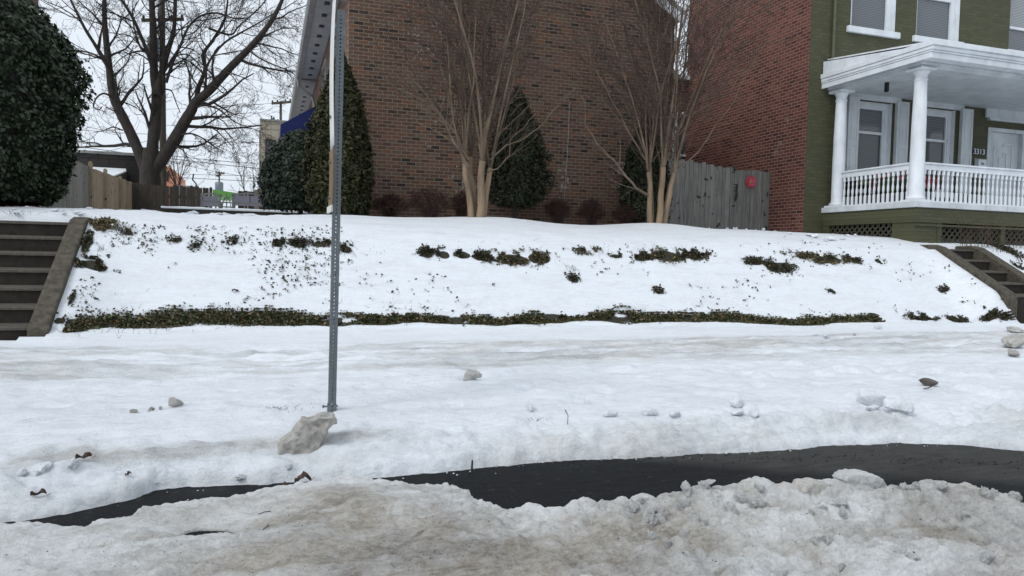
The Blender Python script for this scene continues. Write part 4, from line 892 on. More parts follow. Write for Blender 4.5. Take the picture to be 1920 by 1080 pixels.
# ---------------------------------------------------------------- branching
def rodrig(v, ax, a):
    return v*math.cos(a)+ax.cross(v)*math.sin(a)+ax*(ax.dot(v))*(1-math.cos(a))
def rnd_perp(d, r):
    while True:
        a = Vector((r.gauss(0, 1), r.gauss(0, 1), r.gauss(0, 1))); a -= d*a.dot(d)
        if a.length > .1: return a.normalized()
def grow(MBs, p, d, L, R_, depth, r, upb=.12, wig=.16, n=5, kids=4, ang=(25, 60), shrink=.55, cut=2, flat=1.0, rmin=.0016):
    "one branch as a wandering tube, with child branches along it"
    pts = [p.copy()]; dirs = [d.copy()]
    for i in range(n):
        ax = rnd_perp(d, r); d = rodrig(d, ax, r.gauss(0, wig)); d = (d+Vector((0, 0, upb))).normalized(); d.y *= flat; d.normalize()
        p = p+d*(L/n); pts.append(p.copy()); dirs.append(d.copy())
    rr = [max(rmin, R_*(1-.75*i/n)) for i in range(n+1)]
    tgt = MBs[0] if R_ > cut else MBs[1]
    tgt.tube(pts, rr, 6 if R_ > .02 else (4 if R_ > .006 else 3))
    if depth <= 0: return
    for k in range(kids):
        t = (k+.6+r.uniform(-.3, .3))/kids*.92+.08; i = min(n-1, int(t*n)); c = pts[i].lerp(pts[i+1], t*n-i) if i+1 <= n else pts[-1]
        dd = rodrig(dirs[i], rnd_perp(dirs[i], r), math.radians(r.uniform(*ang)))
        grow(MBs, c, dd, L*shrink*r.uniform(.7, 1.2)*(1-.35*t), rr[i]*.55, depth-1, r, upb, wig*1.15, max(3, n-1), kids, ang, shrink, cut, flat, rmin)
def myrtle(label, cx, Y, stems, seed):
    z0 = gz(cx, Y); t = thing('crape_myrtle', label, 'tree', (cx, Y, z0), group=None); r = random.Random(seed); A, B, T = MB(), MB(), MB()
    for (dx, dy, R_, lx, zl, fork) in stems:
        # stem: straight from the base to the fork, then spreading limbs
        p0 = Vector((cx+dx, Y+dy, z0-.1)); p1 = Vector((cx+dx+lx*.25, Y+dy*1.6, z0+zl*.5)); p2 = Vector((cx+dx+lx*.55, Y+dy*2.4, z0+zl))
        pp = [p0, p0.lerp(p1, .5)+Vector((r.gauss(0, .012), r.gauss(0, .012), 0)), p1, p1.lerp(p2, .5)+Vector((r.gauss(0, .02), 0, 0)), p2]
        T.tube(pp, [R_*1.12, R_, R_*.92, R_*.85, R_*.8], 12)
        for k in range(fork):
            a = (k+.5)/fork-.5; L = r.uniform(3.6, 4.8); d = Vector((lx*.22+a*.55+r.gauss(0, .05), dy*1.2+r.gauss(0, .16), 1)).normalized()
            p = p2-Vector((0, 0, .05)); n = 9; pts = [p.copy()]; dirs = [d.copy()]
            for i in range(n):
                ax = rnd_perp(d, r); d = rodrig(d, ax, r.gauss(0, .085)); d = (d+Vector((lx*.016+a*.02, 0, .02))).normalized(); p = p+d*L/n; pts.append(p.copy()); dirs.append(d.copy())
            r0_ = R_*.8/math.sqrt(fork)*1.05; rr = [max(.006, r0_*(1-.72*i/n)) for i in range(n+1)]; A.tube(pts, rr, 8)
            for q in range(8):
                tt = r.uniform(.0, .95)*n; i = min(n-1, int(tt)); c = pts[i].lerp(pts[i+1], tt-i); sd_ = r.choice((-1, 1))
                dd = (dirs[i]+Vector((sd_*r.uniform(.3, 1.15), r.gauss(0, .35), r.uniform(-.1, .2)))).normalized()
                grow((B, B), c, dd, r.uniform(.8, 2.3), rr[i]*r.uniform(.3, .48), 2, r, .045, .15, 6, 4, (20, 52), .55, .01, 1, .0045)
    T.build('trunk', M['myrtle'], t, True); A.build('limbs', M['myrtle_limb'], t, True); B.build('twigs', M['myrtle_twig'], t)
    return t, A, B, r
a = P(897, 409, 12.9)
t1, A1, B1, r1 = myrtle('bare crape myrtle with three smooth trunks before the cone shaped cypress', a.x, 12.9, [(-.12,.02,.060,-.26,.95,5),(.01,-.05,.072,.02,1.0,5),(.095,.03,.055,.24,.9,4),(-.04,.09,.05,-.12,1.1,3),(.05,.10,.045,.1,1.1,3)], 31)
a = P(1232, 423, 13)
t2, A2, B2_, r2 = myrtle('bare crape myrtle with spreading trunks beside the wooden gate fence', a.x, 13.0, [(-.15,.0,.055,-.14,1.0,5),(-.07,.08,.05,-.06,1.2,4),(.0,-.05,.062,.06,1.1,5),(.08,.06,.05,.12,1.2,4),(.13,-.02,.066,.36,1.0,5)], 34)
def limb(tree, name, pts, R0, R1, seed, twigs=5, mat='myrtle_limb', L=.7):
    r = random.Random(seed); f = MB(); g = MB(); n = len(pts); rr = [R0+(R1-R0)*i/(n-1) for i in range(n)]
    P_ = []
    for i in range(n-1):
        for k in range(3): P_.append(Vector(pts[i]).lerp(Vector(pts[i+1]), k/3)+Vector((r.gauss(0, .012), r.gauss(0, .012), r.gauss(0, .008))))
    P_.append(Vector(pts[-1])); rr = [R0+(R1-R0)*i/(len(P_)-1) for i in range(len(P_))]; f.tube(P_, rr, 6)
    for k in range(twigs):
        i = r.randrange(len(P_)//4, len(P_)-1); d = (P_[i+1]-P_[i]).normalized(); grow((f, f), P_[i], rodrig(d, rnd_perp(d, r), rad(r.uniform(25, 50))), L*r.uniform(.5, 1.2), rr[i]*.5, 1, r, .06, .1, 4, 3, (20, 45), .5, .01)
    f.build(name, M[mat], tree, True)
limb(t1, 'branch', [P(910, 325, 12.9), P(932, 316, 12.8), P(955, 292, 12.8), P(957, 262, 12.75), P(985, 235, 12.7), P(1010, 205, 12.7)], .013, .004, 1)
limb(t1, 'branch', [P(915, 300, 12.9), P(950, 272, 12.8), P(975, 265, 12.8), P(1010, 240, 12.7), P(1050, 190, 12.7), P(1090, 160, 12.6)], .014, .004, 2)
limb(t1, 'branch', [P(922, 290, 12.9), P(930, 255, 12.8), P(965, 225, 12.8), P(1000, 190, 12.7), P(1030, 150, 12.7)], .013, .004, 3)
limb(t1, 'branch', [P(878, 312, 12.9), P(850, 265, 12.8), P(825, 215, 12.8), P(790, 165, 12.7), P(740, 120, 12.6)], .026, .006, 4, 8, L=1.0)
limb(t1, 'branch', [P(880, 300, 12.9), P(848, 240, 12.8), P(800, 190, 12.8), P(740, 165, 12.7), P(690, 110, 12.6)], .02, .005, 5, 8, L=1.0)
limb(t2, 'branch', [P(1212, 365, 13), P(1185, 345, 12.8), P(1150, 300, 12.7), P(1120, 270, 12.6), P(1100, 235, 12.5), P(1092, 180, 12.5)], .026, .006, 6, 7)
limb(t2, 'branch', [P(1213, 362, 13), P(1175, 350, 12.8), P(1140, 335, 12.7)], .010, .004, 7, 3)
limb(t2, 'branch', [P(1262, 322, 13), P(1310, 285, 12.8), P(1340, 240, 12.7), P(1375, 190, 12.6), P(1410, 120, 12.6), P(1445, 60, 12.5)], .016, .005, 8, 6)
limb(t2, 'branch', [P(1210, 300, 13), P(1175, 240, 12.8), P(1150, 190, 12.7), P(1110, 120, 12.6), P(1098, 60, 12.6)], .02, .006, 9, 8, L=1.0)
limb(t2, 'branch', [P(1268, 260, 13), P(1300, 215, 12.8), P(1370, 170, 12.7), P(1420, 100, 12.6), P(1440, 40, 12.6)], .016, .005, 10, 8, L=1.0)

# ---------------------------------------------------------------- big bare tree
YT = 33.0; bt = thing('bare_tree', 'big leafless tree with three thick dark limbs behind the fences', 'tree', tuple(P(288, 375, YT)))
A, B = MB(), MB(); rt = random.Random(8); K = 1/2.455; mpp = YT*.95/1370
def big(pts, w0, w1, kids, dep, y0=0.0, y1=0.0, L=(1.5, 3.2), kr=(.3, .5), start=.15):
    n = len(pts); Q = [P(a*K, b*K, YT+y0+(y1-y0)*i/(n-1)) for i, (a, b) in enumerate(pts)]
    Pn = []
    for i in range(n-1):
        p0 = Q[max(0, i-1)]; p1 = Q[i]; p2 = Q[i+1]; p3 = Q[min(n-1, i+2)]
        for k in range(4):
            t = k/4; Pn.append(.5*((2*p1)+(p2-p0)*t+(2*p0-5*p1+4*p2-p3)*t*t+(3*p1-p0-3*p2+p3)*t**3))
    Pn.append(Q[-1]); m_ = len(Pn); rr = [.77*(w0+(w1-w0)*i/(m_-1))*K*mpp/2*(1+rt.gauss(0, .03)) for i in range(m_)]
    A.tube(Pn, rr, 9 if w0 > 20 else 6)
    for k in range(kids):
        t = start+(1-start)*(k+rt.random())/kids; i = min(m_-2, int(t*(m_-1))); d = (Pn[i+1]-Pn[i]).normalized(); dd = rodrig(d, rnd_perp(d, rt), rad(rt.uniform(30, 65))); dd.y *= .5; dd.normalize()
        grow((A, B), Pn[i], dd, rt.uniform(*L), max(.012, rr[i]*rt.uniform(*kr)), dep, rt, .035, .25, 6, 5 if dep > 2 and k % 2 else 4, (25, 62), .56, .03, .85, .0048)
    return Pn
big([(690,960),(692,850),(690,760),(700,690)], 125, 92, 0, 0)
big([(672,780),(640,700),(590,590),(545,500),(520,440),(505,330),(490,200),(482,90),(480,-30)], 66, 22, 9, 3, 0, .8)
big([(505,320),(470,260),(440,210),(390,130),(345,40),(310,-30)], 26, 9, 8, 3, 0, -1.2)
big([(502,305),(470,272),(420,245),(370,235),(300,225)], 14, 5, 5, 2, 0, -1)
big([(525,455),(480,430),(445,450),(430,490),(455,505),(470,490)], 12, 5, 2, 1, 0, -.8, (.6, 1.4))
big([(565,600),(520,585),(480,600),(430,610)], 9, 3, 4, 2, 0, -.8, (.8, 1.6))
big([(700,780),(702,680),(715,560),(722,430),(712,370),(708,290),(705,150),(700,40),(698,-40)], 72, 26, 9, 3, 0, .6)
big([(705,330),(690,270),(650,170),(610,80),(560,0),(530,-40)], 26, 10, 8, 3, 0, -1.4)
big([(690,250),(650,235),(600,245),(550,275),(520,310)], 11, 4, 4, 2, 0, -1)
big([(720,440),(742,340),(762,270),(780,210),(800,140),(806,40),(808,-40)], 38, 18, 8, 3, 0, 1.2)
big([(765,380),(790,300),(830,210),(865,130),(920,75),(1000,60),(1080,85),(1150,80)], 20, 6, 10, 3, 0, .4)
big([(700,790),(740,740),(800,650),(850,560),(880,510),(900,470),(960,420),(1060,310),(1130,240),(1180,185),(1240,110),(1285,30),(1310,-30)], 78, 18, 14, 3, 0, -1)
big([(900,480),(915,400),(945,320),(935,250),(980,185),(1030,100),(1045,30),(1050,-30)], 28, 9, 8, 3, 0, 1)
big([(925,380),(965,280),(1030,200),(1110,150),(1200,100),(1290,40)], 18, 6, 8, 3, 0, 1.4)
big([(960,130),(1060,160),(1100,120),(1190,40),(1240,-20)], 14, 6, 6, 3, .5, 1.6)
big([(985,360),(1050,335),(1100,350),(1150,370)], 9, 4, 4, 2, -.5, -1.2, (.8, 1.6))
big([(930,400),(985,395),(1020,425),(1045,435)], 10, 4, 3, 2, -.5, -1.2, (.8, 1.6))
big([(880,500),(940,485),(1000,500),(1040,530),(1080,560),(1110,575)], 14, 5, 9, 3, -.4, -1.4, (.9, 2.0))
big([(830,620),(880,615),(930,635),(980,670),(1030,700)], 12, 4, 9, 3, -.4, -1.4, (.9, 1.9))
big([(800,670),(840,690),(860,720),(875,760)], 10, 4, 6, 2, -.3, -1, (.7, 1.3))
big([(1150,235),(1200,270),(1260,298),(1330,325),(1375,360)], 11, 4, 7, 3, -.8, -1.2, (.9, 1.8))
big([(1190,185),(1200,225),(1215,245)], 8, 4, 3, 2, -.8, -1, (.8, 1.6))
big([(760,410),(790,420),(810,470),(830,520)], 9, 5, 3, 2, 0, -.6, (.7, 1.3))
big([(800,260),(860,250),(910,290),(930,330)], 9, 5, 4, 2, 0, -.6, (.8, 1.5))
A.build('trunk', M['bark_dark'], bt, True); B.build('twigs', M['twig_dark'], bt)

# ---------------------------------------------------------------- backyard and street beyond
ptf = thing('board_fence', 'tan board fence with a paler grey section beside the holly', 'fence', (-4.93, 24, 2.0))
fx = -4.93
def ztan(Y0, Y1, z0, z1): return lambda s: z0+(z1-z0)*s
yA = PX(165, 313, fx).y; zA = PX(165, 313, fx).z; yB = PX(247, 342, fx).y; zB = PX(247, 342, fx).z
plank_fence(ptf, (fx, yA, 0), (fx, yB, 0), 1.6, ztan(0, 0, zA, zB), 26, M['tan_wood'], seed=3, wob=.02, gap=.008)
plank_fence(ptf, (fx, yA-5, 0), (fx, yA-.05, 0), 1.6, zA+.02, 26, M['pale_wood'], seed=4, wob=.015, name='pale_boards')
for y in (yA-.03, yA+(yB-yA)*.28, yA+(yB-yA)*.62): f = MB(); f.box((fx+.02, y-.05, 1.6), (fx+.12, y+.05, zA+.13)); f.prism([(fx+.02, y-.05, zA+.13), (fx+.12, y-.05, zA+.13), (fx+.07, y-.05, zA+.17)], (0, .1, 0)); f.build('post', M['tan_wood'], ptf)
dkf = thing('board_fence', 'dark weathered board fence behind the patio', 'fence', (-3.5, 31, 2.0))
q0 = P(240, 344, 31); q1 = P(398, 353, 31); pass
plank_fence(dkf, (fx-.1, 31, 0), (q1.x, 31, 0), 1.6, lambda s: q0.z+.03+(q1.z-q0.z)*s, 25, M['dark_wood'], seed=5, wob=.05, gap=.004, dog=True)
f = MB(); f.box((fx-.1, 31.03, 2.4), (q1.x, 31.08, 2.5)); f.box((fx-.1, 31.03, 3.2), (q1.x, 31.08, 3.3)); f.build('rail', M['dark_wood'], dkf)
df2 = thing('board_fence', 'short reddish brown fence piece right of the lime canopy', 'fence', tuple(P(465, 370, 34)))
a = P(446, 357, 34); b = P(520, 360, 34); plank_fence(df2, (a.x, 34, 0), (b.x, 34, 0), 1.6, a.z, 12, M['dark_wood'], seed=8); f = MB(); f.box((P(482, 360, 34).x-.1, 33.85, 1.6), (P(482, 360, 34).x+.1, 33.95, a.z+.05)); f.build('post', M['tan_wood'], df2)
# retaining ledge with a snow cap
a = P(286, 386, 17); b = P(612, 398, 17)
lg = thing('retaining_wall', 'low timber retaining wall capped with snow behind the lawn', 'wall', (a.x, 17, 1.8))
f = MB(); f.box((P(302, 386, 17).x, 17.0, 1.6), (b.x, 17.3, 2.12)); f.box((a.x-.1, 16.95, 1.6), (P(302, 386, 17).x+.5, 17.35, 2.04)); f.box((a.x-.2, 16.8, 1.6), (P(318, 386, 17).x, 17.0, 1.96)); f.build('timber', M['dark_wood'], lg)
xs_ = np.linspace(P(302, 386, 17).x, b.x, 60); f = MB(); V = []
for i, x in enumerate(xs_):
    e = .03*float(fbm(x*2, 0, 5, 3)); z1_ = 2.175+.015*float(fbm(x*3, 4, 6, 2)); V += [(x, 16.98+e*.3, 2.124), (x, 16.96+e*.3, 2.15), (x, 17.0, z1_), (x, 17.3, z1_), (x, 17.36, 2.13)]
f.poly(V, [(i*5+k, (i+1)*5+k, (i+1)*5+k+1, i*5+k+1) for i in range(59) for k in range(4)]); f.build('snow_cap', M['white_chunk'], lg, True)
# patio seats
def patio(px0, px1, pyt, pyb, Y, n, label):
    a = P(px0, pyt, Y); b = P(px1, pyb, Y); zb_ = 2.02; t = thing('patio_bench', label, 'bench', ((a.x+b.x)/2, Y, zb_)); f = MB(); wd = b.x-a.x
    for x in (a.x, b.x-.04): f.box((x, Y, zb_), (x+.04, Y+.05, a.z)); f.box((x, Y+.55, zb_), (x+.04, Y+.6, zb_+.42)); f.box((x, Y+.05, zb_+.55), (x+.04, Y+.6, zb_+.6))
    m_ = 10; 
    for i in range(m_):
        x0 = a.x+wd*i/m_; x1 = a.x+wd*(i+1)/m_; z_ = lambda x: a.z+.05*math.sin(math.pi*(x-a.x)/wd); f.bar((x0, Y+.02, z_(x0)), (x1, Y+.02, z_(x1)), .04, .04)
    f.bar((a.x+.04, Y+.025, zb_+.40), (b.x-.04, Y+.025, zb_+.40), .03, .04); f.build('frame', M['gutter'], t)
    for k in range(n):
        g = MB(); g.box((a.x+.05+(wd-.1)*k/n+.01, Y+.012, b.z-.02), (a.x+.05+(wd-.1)*(k+1)/n-.01, Y+.028, a.z-.01)); g.build('backrest', M['mauve'], t)
    g = MB(); g.box((a.x+.04, Y+.05, zb_+.38), (b.x-.04, Y+.55, zb_+.41)); g.build('seat', M['mauve'], t); return t
patio(376, 414, 366, 386, 19, 1, 'grey mesh patio seat, left one behind the retaining wall'); patio(435, 502, 365, 386, 19, 2, 'wide grey mesh patio bench behind the retaining wall')
f = MB(); c_ = P(425, 372, 19.3)
for k in range(5):
    R_ = .15*math.sin(math.pi*(k+.6)/5.4); z_ = 2.1+.11*k; f.tube([(c_.x+R_*math.cos(t), 19.3+R_*math.sin(t), z_) for t in np.linspace(0, 6.283, 13)], .008, 4)
for k in range(8):
    t = k*.785; f.tube([(c_.x+.15*math.sin(math.pi*(q+.6)/5.4)*math.cos(t), 19.3+.15*math.sin(math.pi*(q+.6)/5.4)*math.sin(t), 2.02+.12*q) for q in range(6)], .007, 4)
tag(f.build('wire_basket', M['gutter'], None), 'round wire basket between the two grey patio seats', 'basket')
# block building with a snowy lean-to roof
YB = 37
bb = thing('block_building', 'long dark concrete block building behind the bare tree', 'building', tuple(P(200, 380, YB)))
a = P(60, 278, YB); b = P(262, 292, YB); c_ = P(160, 312, YB)
f = MB(); f.box((a.x-3, YB, 1.6), (b.x, YB+6, b.z-.02)); f.build('wall', M['block'], bb)
f = MB(); f.box((a.x-3, YB-.08, b.z-.02), (b.x+.05, YB+6, b.z+.10)); f.build('coping', M['gutter'], bb)
e0 = P(160, 311, YB-.3); e1 = P(243, 318, YB-.3)
f = MB(); f.prism([(e0.x-3, YB-.05, e1.z), (e1.x, YB-.05, e1.z), (e1.x-.6, YB-3.2, e1.z-.85), (e0.x-3, YB-3.2, e1.z-.85)], (0, 0, .06)); f.build('snowy_roof', M['white_chunk'], bb)
f = MB(); f.prism([(e1.x-.02, YB-.05, e1.z-.004), (e1.x-.6, YB-3.2, e1.z-.86), (e1.x-.6, YB-3.2, 1.6), (e1.x-.02, YB-.05, 1.6)], (.04, 0, 0)); f.box((e0.x-3, YB-3.1, 1.6), (e1.x-.7, YB-3.0, e1.z-.87)); f.build('lean_to_wall', M['dark_wood'], bb)
f = MB(); f.box((P(240, 330, YB).x, YB-.5, 1.6), (P(268, 300, YB).x, YB-.06, P(250, 308, YB).z)); f.build('side_block', M['dark'], bb)
# orange building
YO = 62; ob = thing('orange_building', 'small orange walled building far behind the utility pole', 'building', tuple(P(315, 380, YO)))
a = P(298, 310, YO); b = P(327, 350, YO); f = MB(); f.prism([(a.x, YO, 1.5), (b.x, YO, 1.5), (b.x, YO, P(327, 322, YO).z), (P(318, 313, YO).x, YO, P(318, 312, YO).z), (a.x, YO, P(298, 309, YO).z)], (0, 8, 0)); f.build('wall', M['orange'], ob)
f = MB(); c0 = P(312, 322, YO); c1 = P(316, 340, YO); f.box((c0.x, YO-.05, c1.z), (c1.x, YO-.003, c0.z)); f.build('window', M['black'], ob)
YK = 46; kb = thing('beige_building', 'tall beige panelled building with one dark window', 'building', tuple(P(515, 380, YK)))
a = P(489, 226, YK); b = P(560, 222, YK); f = MB(); f.box((a.x, YK, 1.5), (b.x, YK+10, a.z)); f.build('wall', M['beige'], kb)
f = MB(); f.box((a.x-.06, YK-.08, a.z), (b.x, YK+10, a.z+.10)); f.box((P(486, 242, YK).x, YK+.3, 1.5), (a.x-.003, YK+.5, P(486, 242, YK).z)); f.build('coping', M['gutter'], kb)
f = MB()
for y_ in (242, 262, 302, 320): q = P(489, y_, YK); f.box((a.x-.004, YK-.012, q.z), (b.x, YK-.003, q.z+.03))
for x_ in (497, 508, 522): q = P(x_, 260, YK); f.box((q.x, YK-.009, 1.5), (q.x+.02, YK-.002, a.z-.01))
f.build('panel_joints', M['gutter'], kb)
c0 = P(498, 261, YK); c1 = P(517, 300, YK); f = MB(); f.box((c0.x, YK-.06, c1.z), (c1.x, YK-.013, c0.z)); w_ = f.build('window', M['black'], kb); f = MB(); f.box((c0.x+.06, YK-.07, c1.z+.06), (c1.x-.06, YK-.062, c0.z-.06)); f.build('pane', M['blind_dark'], w_)
# lime canopy
YL = 42; a = P(399, 355, YL); b = P(446, 362, YL); lc = thing('lime_canopy', 'lime green flat canopy seen above the patio seats', 'canopy', (a.x, YL, 2.0))
f = MB(); f.prism([(a.x, YL, b.z-.25), (b.x, YL, b.z-.25), (b.x, YL, b.z), (a.x, YL, a.z)], (0, 3, 0)); f.build('cover', M['lime'], lc)
for x in (a.x+.1, b.x-.2): f = MB(); f.box((x, YL+.1, 1.5), (x+.08, YL+.18, b.z-.25)); f.build('pole', M['gutter'], lc)
# low hedge / hut behind dark fence
YH = 55; a = P(330, 347, YH); b = P(362, 352, YH); f = MB(); f.box((a.x, YH, 1.4), (b.x, YH+5, a.z)); hu = f.build('flat_shed', M['gutter'], None); tag(hu, 'low grey flat roofed shed beyond the dark fence', 'shed')
# poles
def upole(label, px, pyt, pyb, Y, w_px, arms, lean=0, extra=None):
    a = P(px, pyb, Y); b = P(px+lean, pyt, Y); R_ = w_px*Y*.95/1370/2; t = thing('utility_pole', label, 'pole', (a.x, Y, 1.6)); f = MB(); f.tube([(a.x, Y, 1.4), (b.x, Y, b.z)], [R_*1.1, R_*.85], 10); f.build('pole', M['pole'], t, True)
    for (x0, y0, x1, y1, th) in arms:
        p, q = P(x0, y0, Y-R_-.06), P(x1, y1, Y-R_-.06); f = MB(); f.bar(p, q, th, th)
        for s_ in (.05, .3, .7, .95): c = p.lerp(q, s_); f.lathe((c.x, c.y, c.z+th/2), [(.03,0),(.06,.04),(.05,.1),(.02,.14)], 8)
        f.build('crossarm', M['pole'], t)
    return t
up = upole('thick wooden utility pole with a grey transformer behind the bare tree', 306.5, -60, 348, 34.5, 11, [(265, 38, 345, 36, .12)], -3)
c_ = P(288, 90, 34.2); f = MB(); f.lathe((c_.x, c_.y, c_.z-.55), [(.2,0),(.24,.04),(.24,.9),(.2,.98),(.08,1.02),(.05,1.1)], 14); f.bar((c_.x, c_.y, c_.z), (c_.x+.5, 34.5, c_.z), .06, .06); f.build('transformer', M['galv'], up, True)
upole('utility pole with crossarm rising behind the blue awning', 526.5, 190, 300, 50, 5.5, [(509, 194, 546, 191, .14), (508, 222, 526, 232, .12)])
fp = upole('distant utility pole with small transformer above the lime canopy', 411, 322, 372, 85, 3.2, [(404, 324, 421, 326, .12), (406, 331, 414, 329, .1)])
c_ = P(411, 350, 84.6); f = MB(); f.lathe((c_.x, c_.y, c_.z-.5), [(.35,0),(.42,.05),(.42,.9),(.3,1)], 10); f.build('transformer', M['galv'], fp, True)
# small street light hook
f = MB(); f.tube([P(366, 358, 52), P(368, 345, 52), P(361, 337, 52), P(363, 326, 52)], .05, 5); tag(f.build('lamp_hook', M['black'], None), 'thin black hooked lamp post above the dark fence', 'lamp post')
# wires
wl = [((100,268),(640,330),40,6,.016),((100,262),(306,278),36,3,.014),((306,290),(600,312),36,5,.012),((306,262),(620,262),40,7,.01),((340,355-22),(640,345),44,2,.014),((306,300),(600,345),40,10,.01),((100,238),(306,252),36,3,.01),((306,235),(640,225),44,7,.009),((306,205),(640,180),44,6,.009),((306,120),(640,205),44,9,.009),((306,105),(640,180),44,9,.009),((120,300),(306,255),36,4,.009),((306,325),(620,330),44,3,.01),((560,163),(526,193),50,2,.012)]
for wi, (a_, b_, Y, sag, th) in enumerate(wl):
    p, q = P(a_[0], a_[1], Y), P(b_[0], b_[1], Y); f = MB(); f.tube([p.lerp(q, k/14)-Vector((0, 0, sag*.02*4*(k/14)*(1-k/14))) for k in range(15)], th, 4)
    tag(f.build('overhead_wire', M['wire'], None), 'thin black overhead wire strung across the grey sky', 'wire', 'overhead wires crossing the sky')
# distant small bare trees
for i, (px, py, sc, lab) in enumerate(((342, 362, 4.2, 'small distant bare tree right of the orange building'), (470, 372, 3.4, 'small distant bare tree over the lime canopy'), (498, 372, 3.2, 'small distant bare tree left of the yew bush'))):
    o = P(px, py, 60); t = thing('small_tree', lab, 'tree', tuple(o)); A, B = MB(), MB(); r = random.Random(i+40)
    for k in range(5): grow((A, B), o-Vector((0, 0, 1)), Vector((r.gauss(0, .3), 0, 1)).normalized(), sc, .06, 3, r, .05, .15, 5, 4, (20, 50), .5, .03, .6, .008)
    A.build('trunk', M['bark_dark'], t); B.build('twigs', M['twig_dark'], t)
# house side sliver behind the holly
f = MB(); a = P(72, 0, 16.6); f.box((a.x-6, 16, 1.6), (a.x, 16.6, 12)); lh = thing('brick_house', 'red brick house almost hidden behind the holly bush', 'house', (a.x, 16, 1.9)); f.build('wall', M['red_brick_front'], lh)
f = MB(); f.box((a.x-6.2, 15.9, 12), (a.x+.05, 16.8, 12.3)); f.build('roof', M['gutter'], lh)

# ---------------------------------------------------------------- ground cover showing through the snow
def cover(name, pts, size, mat, seed, label, cat='ground cover'):
    C = np.array(pts); o = link(name, leaf_mesh(name, C, size, up=.9, elong=1.5, seed=seed, jit=.5), mat); return tag(o, label, cat, kind='stuff')
r = random.Random(77); pts = []
while len(pts) < 30000:
    x = r.uniform(sx[0], sx[-1]); i = np.searchsorted(sx, x); y0 = float(np.interp(x, sx, sy))+.05*float(fbm(x*1.1, 0, 98, 3)); hw_ = .10+.03*(1-float(sst(-1.6, 1.5, x)))+.06*float(fbm(x*1.7, 0, 91, 3)); hw_ *= 1+.25*float(fbm(x*8, 2, 94, 2))
    if x > 9.3 and r.random() < sst(9.3, 10.2, x)*.6: continue
    v = r.gauss(0, .55)
    if abs(v) > 1.05 and r.random() < .93: continue
    if float(fbm(x*3, v*.8, 95, 3)) < -.24: continue
    y = y0+v*hw_; pts.append((x, y, gz(x, y)+abs(r.gauss(0, .020))*(1.15-min(1, abs(v)))+.004))
cover('ground_cover', pts, .024, M['ivy'], 1, 'strip of low green and brown ground cover along the foot of the snowy bank')
pts = []; dry = []
for (x, y, z, rx_, ry_, de, k) in pw:
    n = int(2600*rx_*ry_*40*de); n = max(25, min(n, 1800))
    for _ in range(n):
        a_, b_ = r.gauss(0, .5), r.gauss(0, .5)
        if float(fbm((x+a_*rx_)*9, (y+b_*ry_)*9, 96, 2)) < -.1*(2-de): continue
        X_, Y_ = x+a_*rx_, y+b_*ry_; q = (X_, Y_, gz(X_, Y_)+abs(r.gauss(0, .009)))
        (dry if (k == 2 and r.random() < .6) or (k == 1 and r.random() < .35) else pts).append(q)
# single leaves poking out of the bank, thick on the left
for _ in range(2300):
    px, py = (r.uniform(150, 640), r.uniform(425, 590)) if r.random() < .66 else (r.uniform(640, 1880), r.uniform(455, 600))
    if float(fbm(px*.012, py*.02, 97, 3)) < (.02 if px < 640 else .16): continue
    X_, Y_, z_ = hit(px, py); 
    if X_ < -2.1: continue
    for _k in range(r.choice((1, 1, 2, 3))): q = (X_+r.gauss(0, .018), Y_+r.gauss(0, .015)); pts.append((q[0], q[1], gz(*q)+abs(r.gauss(0, .006))))
cover('ivy_leaves', pts, .023, M['ivy_dark'], 2, 'dark leaf patches poking through snow on the upper bank')
cover('dry_grass', dry, .024, M['straw'], 3, 'dry brown grass and dead leaves poking through snow on the upper bank', 'dry grass')
f = MB()
def tuft(px, py, n, h, sp_=.03):
    X_, Y_, z_ = hit(px, py)
    for _ in range(n):
        a_ = Vector((X_+r.gauss(0, sp_), Y_+r.gauss(0, sp_*.6), 0)); a_.z = gz(a_.x, a_.y)-.01; b_ = a_+Vector((r.gauss(0, h*.6), r.gauss(0, h*.3), h*r.uniform(.4, 1.1))); f.tube([a_, a_.lerp(b_, .5)+Vector((0, 0, h*.12)), b_], [.0022, .0016, .0006], 3)
for (px, py, n, h, sp_) in ((240,440,60,.07,.09),(225,430,30,.08,.05),(190,470,10,.1,.03),(520,771,14,.03,.04),(540,770,14,.03,.06),(1240,478,26,.06,.14),(1300,474,16,.06,.1),(1075,510,10,.12,.04),(1120,470,26,.06,.1),(950,478,30,.06,.25),(1840,420,0,.1,.1),(560,452,18,.05,.1),(270,610,40,.07,.2),(200,612,40,.08,.2),(400,600,26,.05,.3),(740,598,26,.05,.3),(1480,480,20,.07,.1),(195,412,30,.05,.08),(30,402,30,.05,.1),(1870,470,30,.12,.12),(1900,430,30,.1,.14),(700,480,8,.05,.1),(1000,790,4,.04,.02)): tuft(px, py, n, h, sp_)
tag(f.build('grass', M['dark_wood'], None), 'thin dry grass stems sticking out of the snow', 'grass', kind='stuff')
# bare weeds in front of the porch lattice and at the right crest
f = MB()
for px in (1805, 1812, 1822, 1835, 1845, 1852, 1860, 1880, 1893, 1905, 1915, 1925, 1940):
    o = P(px, 438+(px-1800)*.03, 10.62); r_ = random.Random(px)
    for k in range(4): grow((f, f), Vector((o.x+r_.gauss(0, .03), 10.62, 1.66)), Vector((r_.gauss(0, .22), r_.gauss(0, .1), 1)).normalized(), r_.uniform(.25, .75), .004, 1, r_, .05, .12, 5, 3, (20, 45), .5, .01, 1, .0016)
tag(f.build('bare_weeds', M['myrtle_twig'], None), 'leafless brown weeds in front of the porch lattice', 'weeds', kind='stuff')

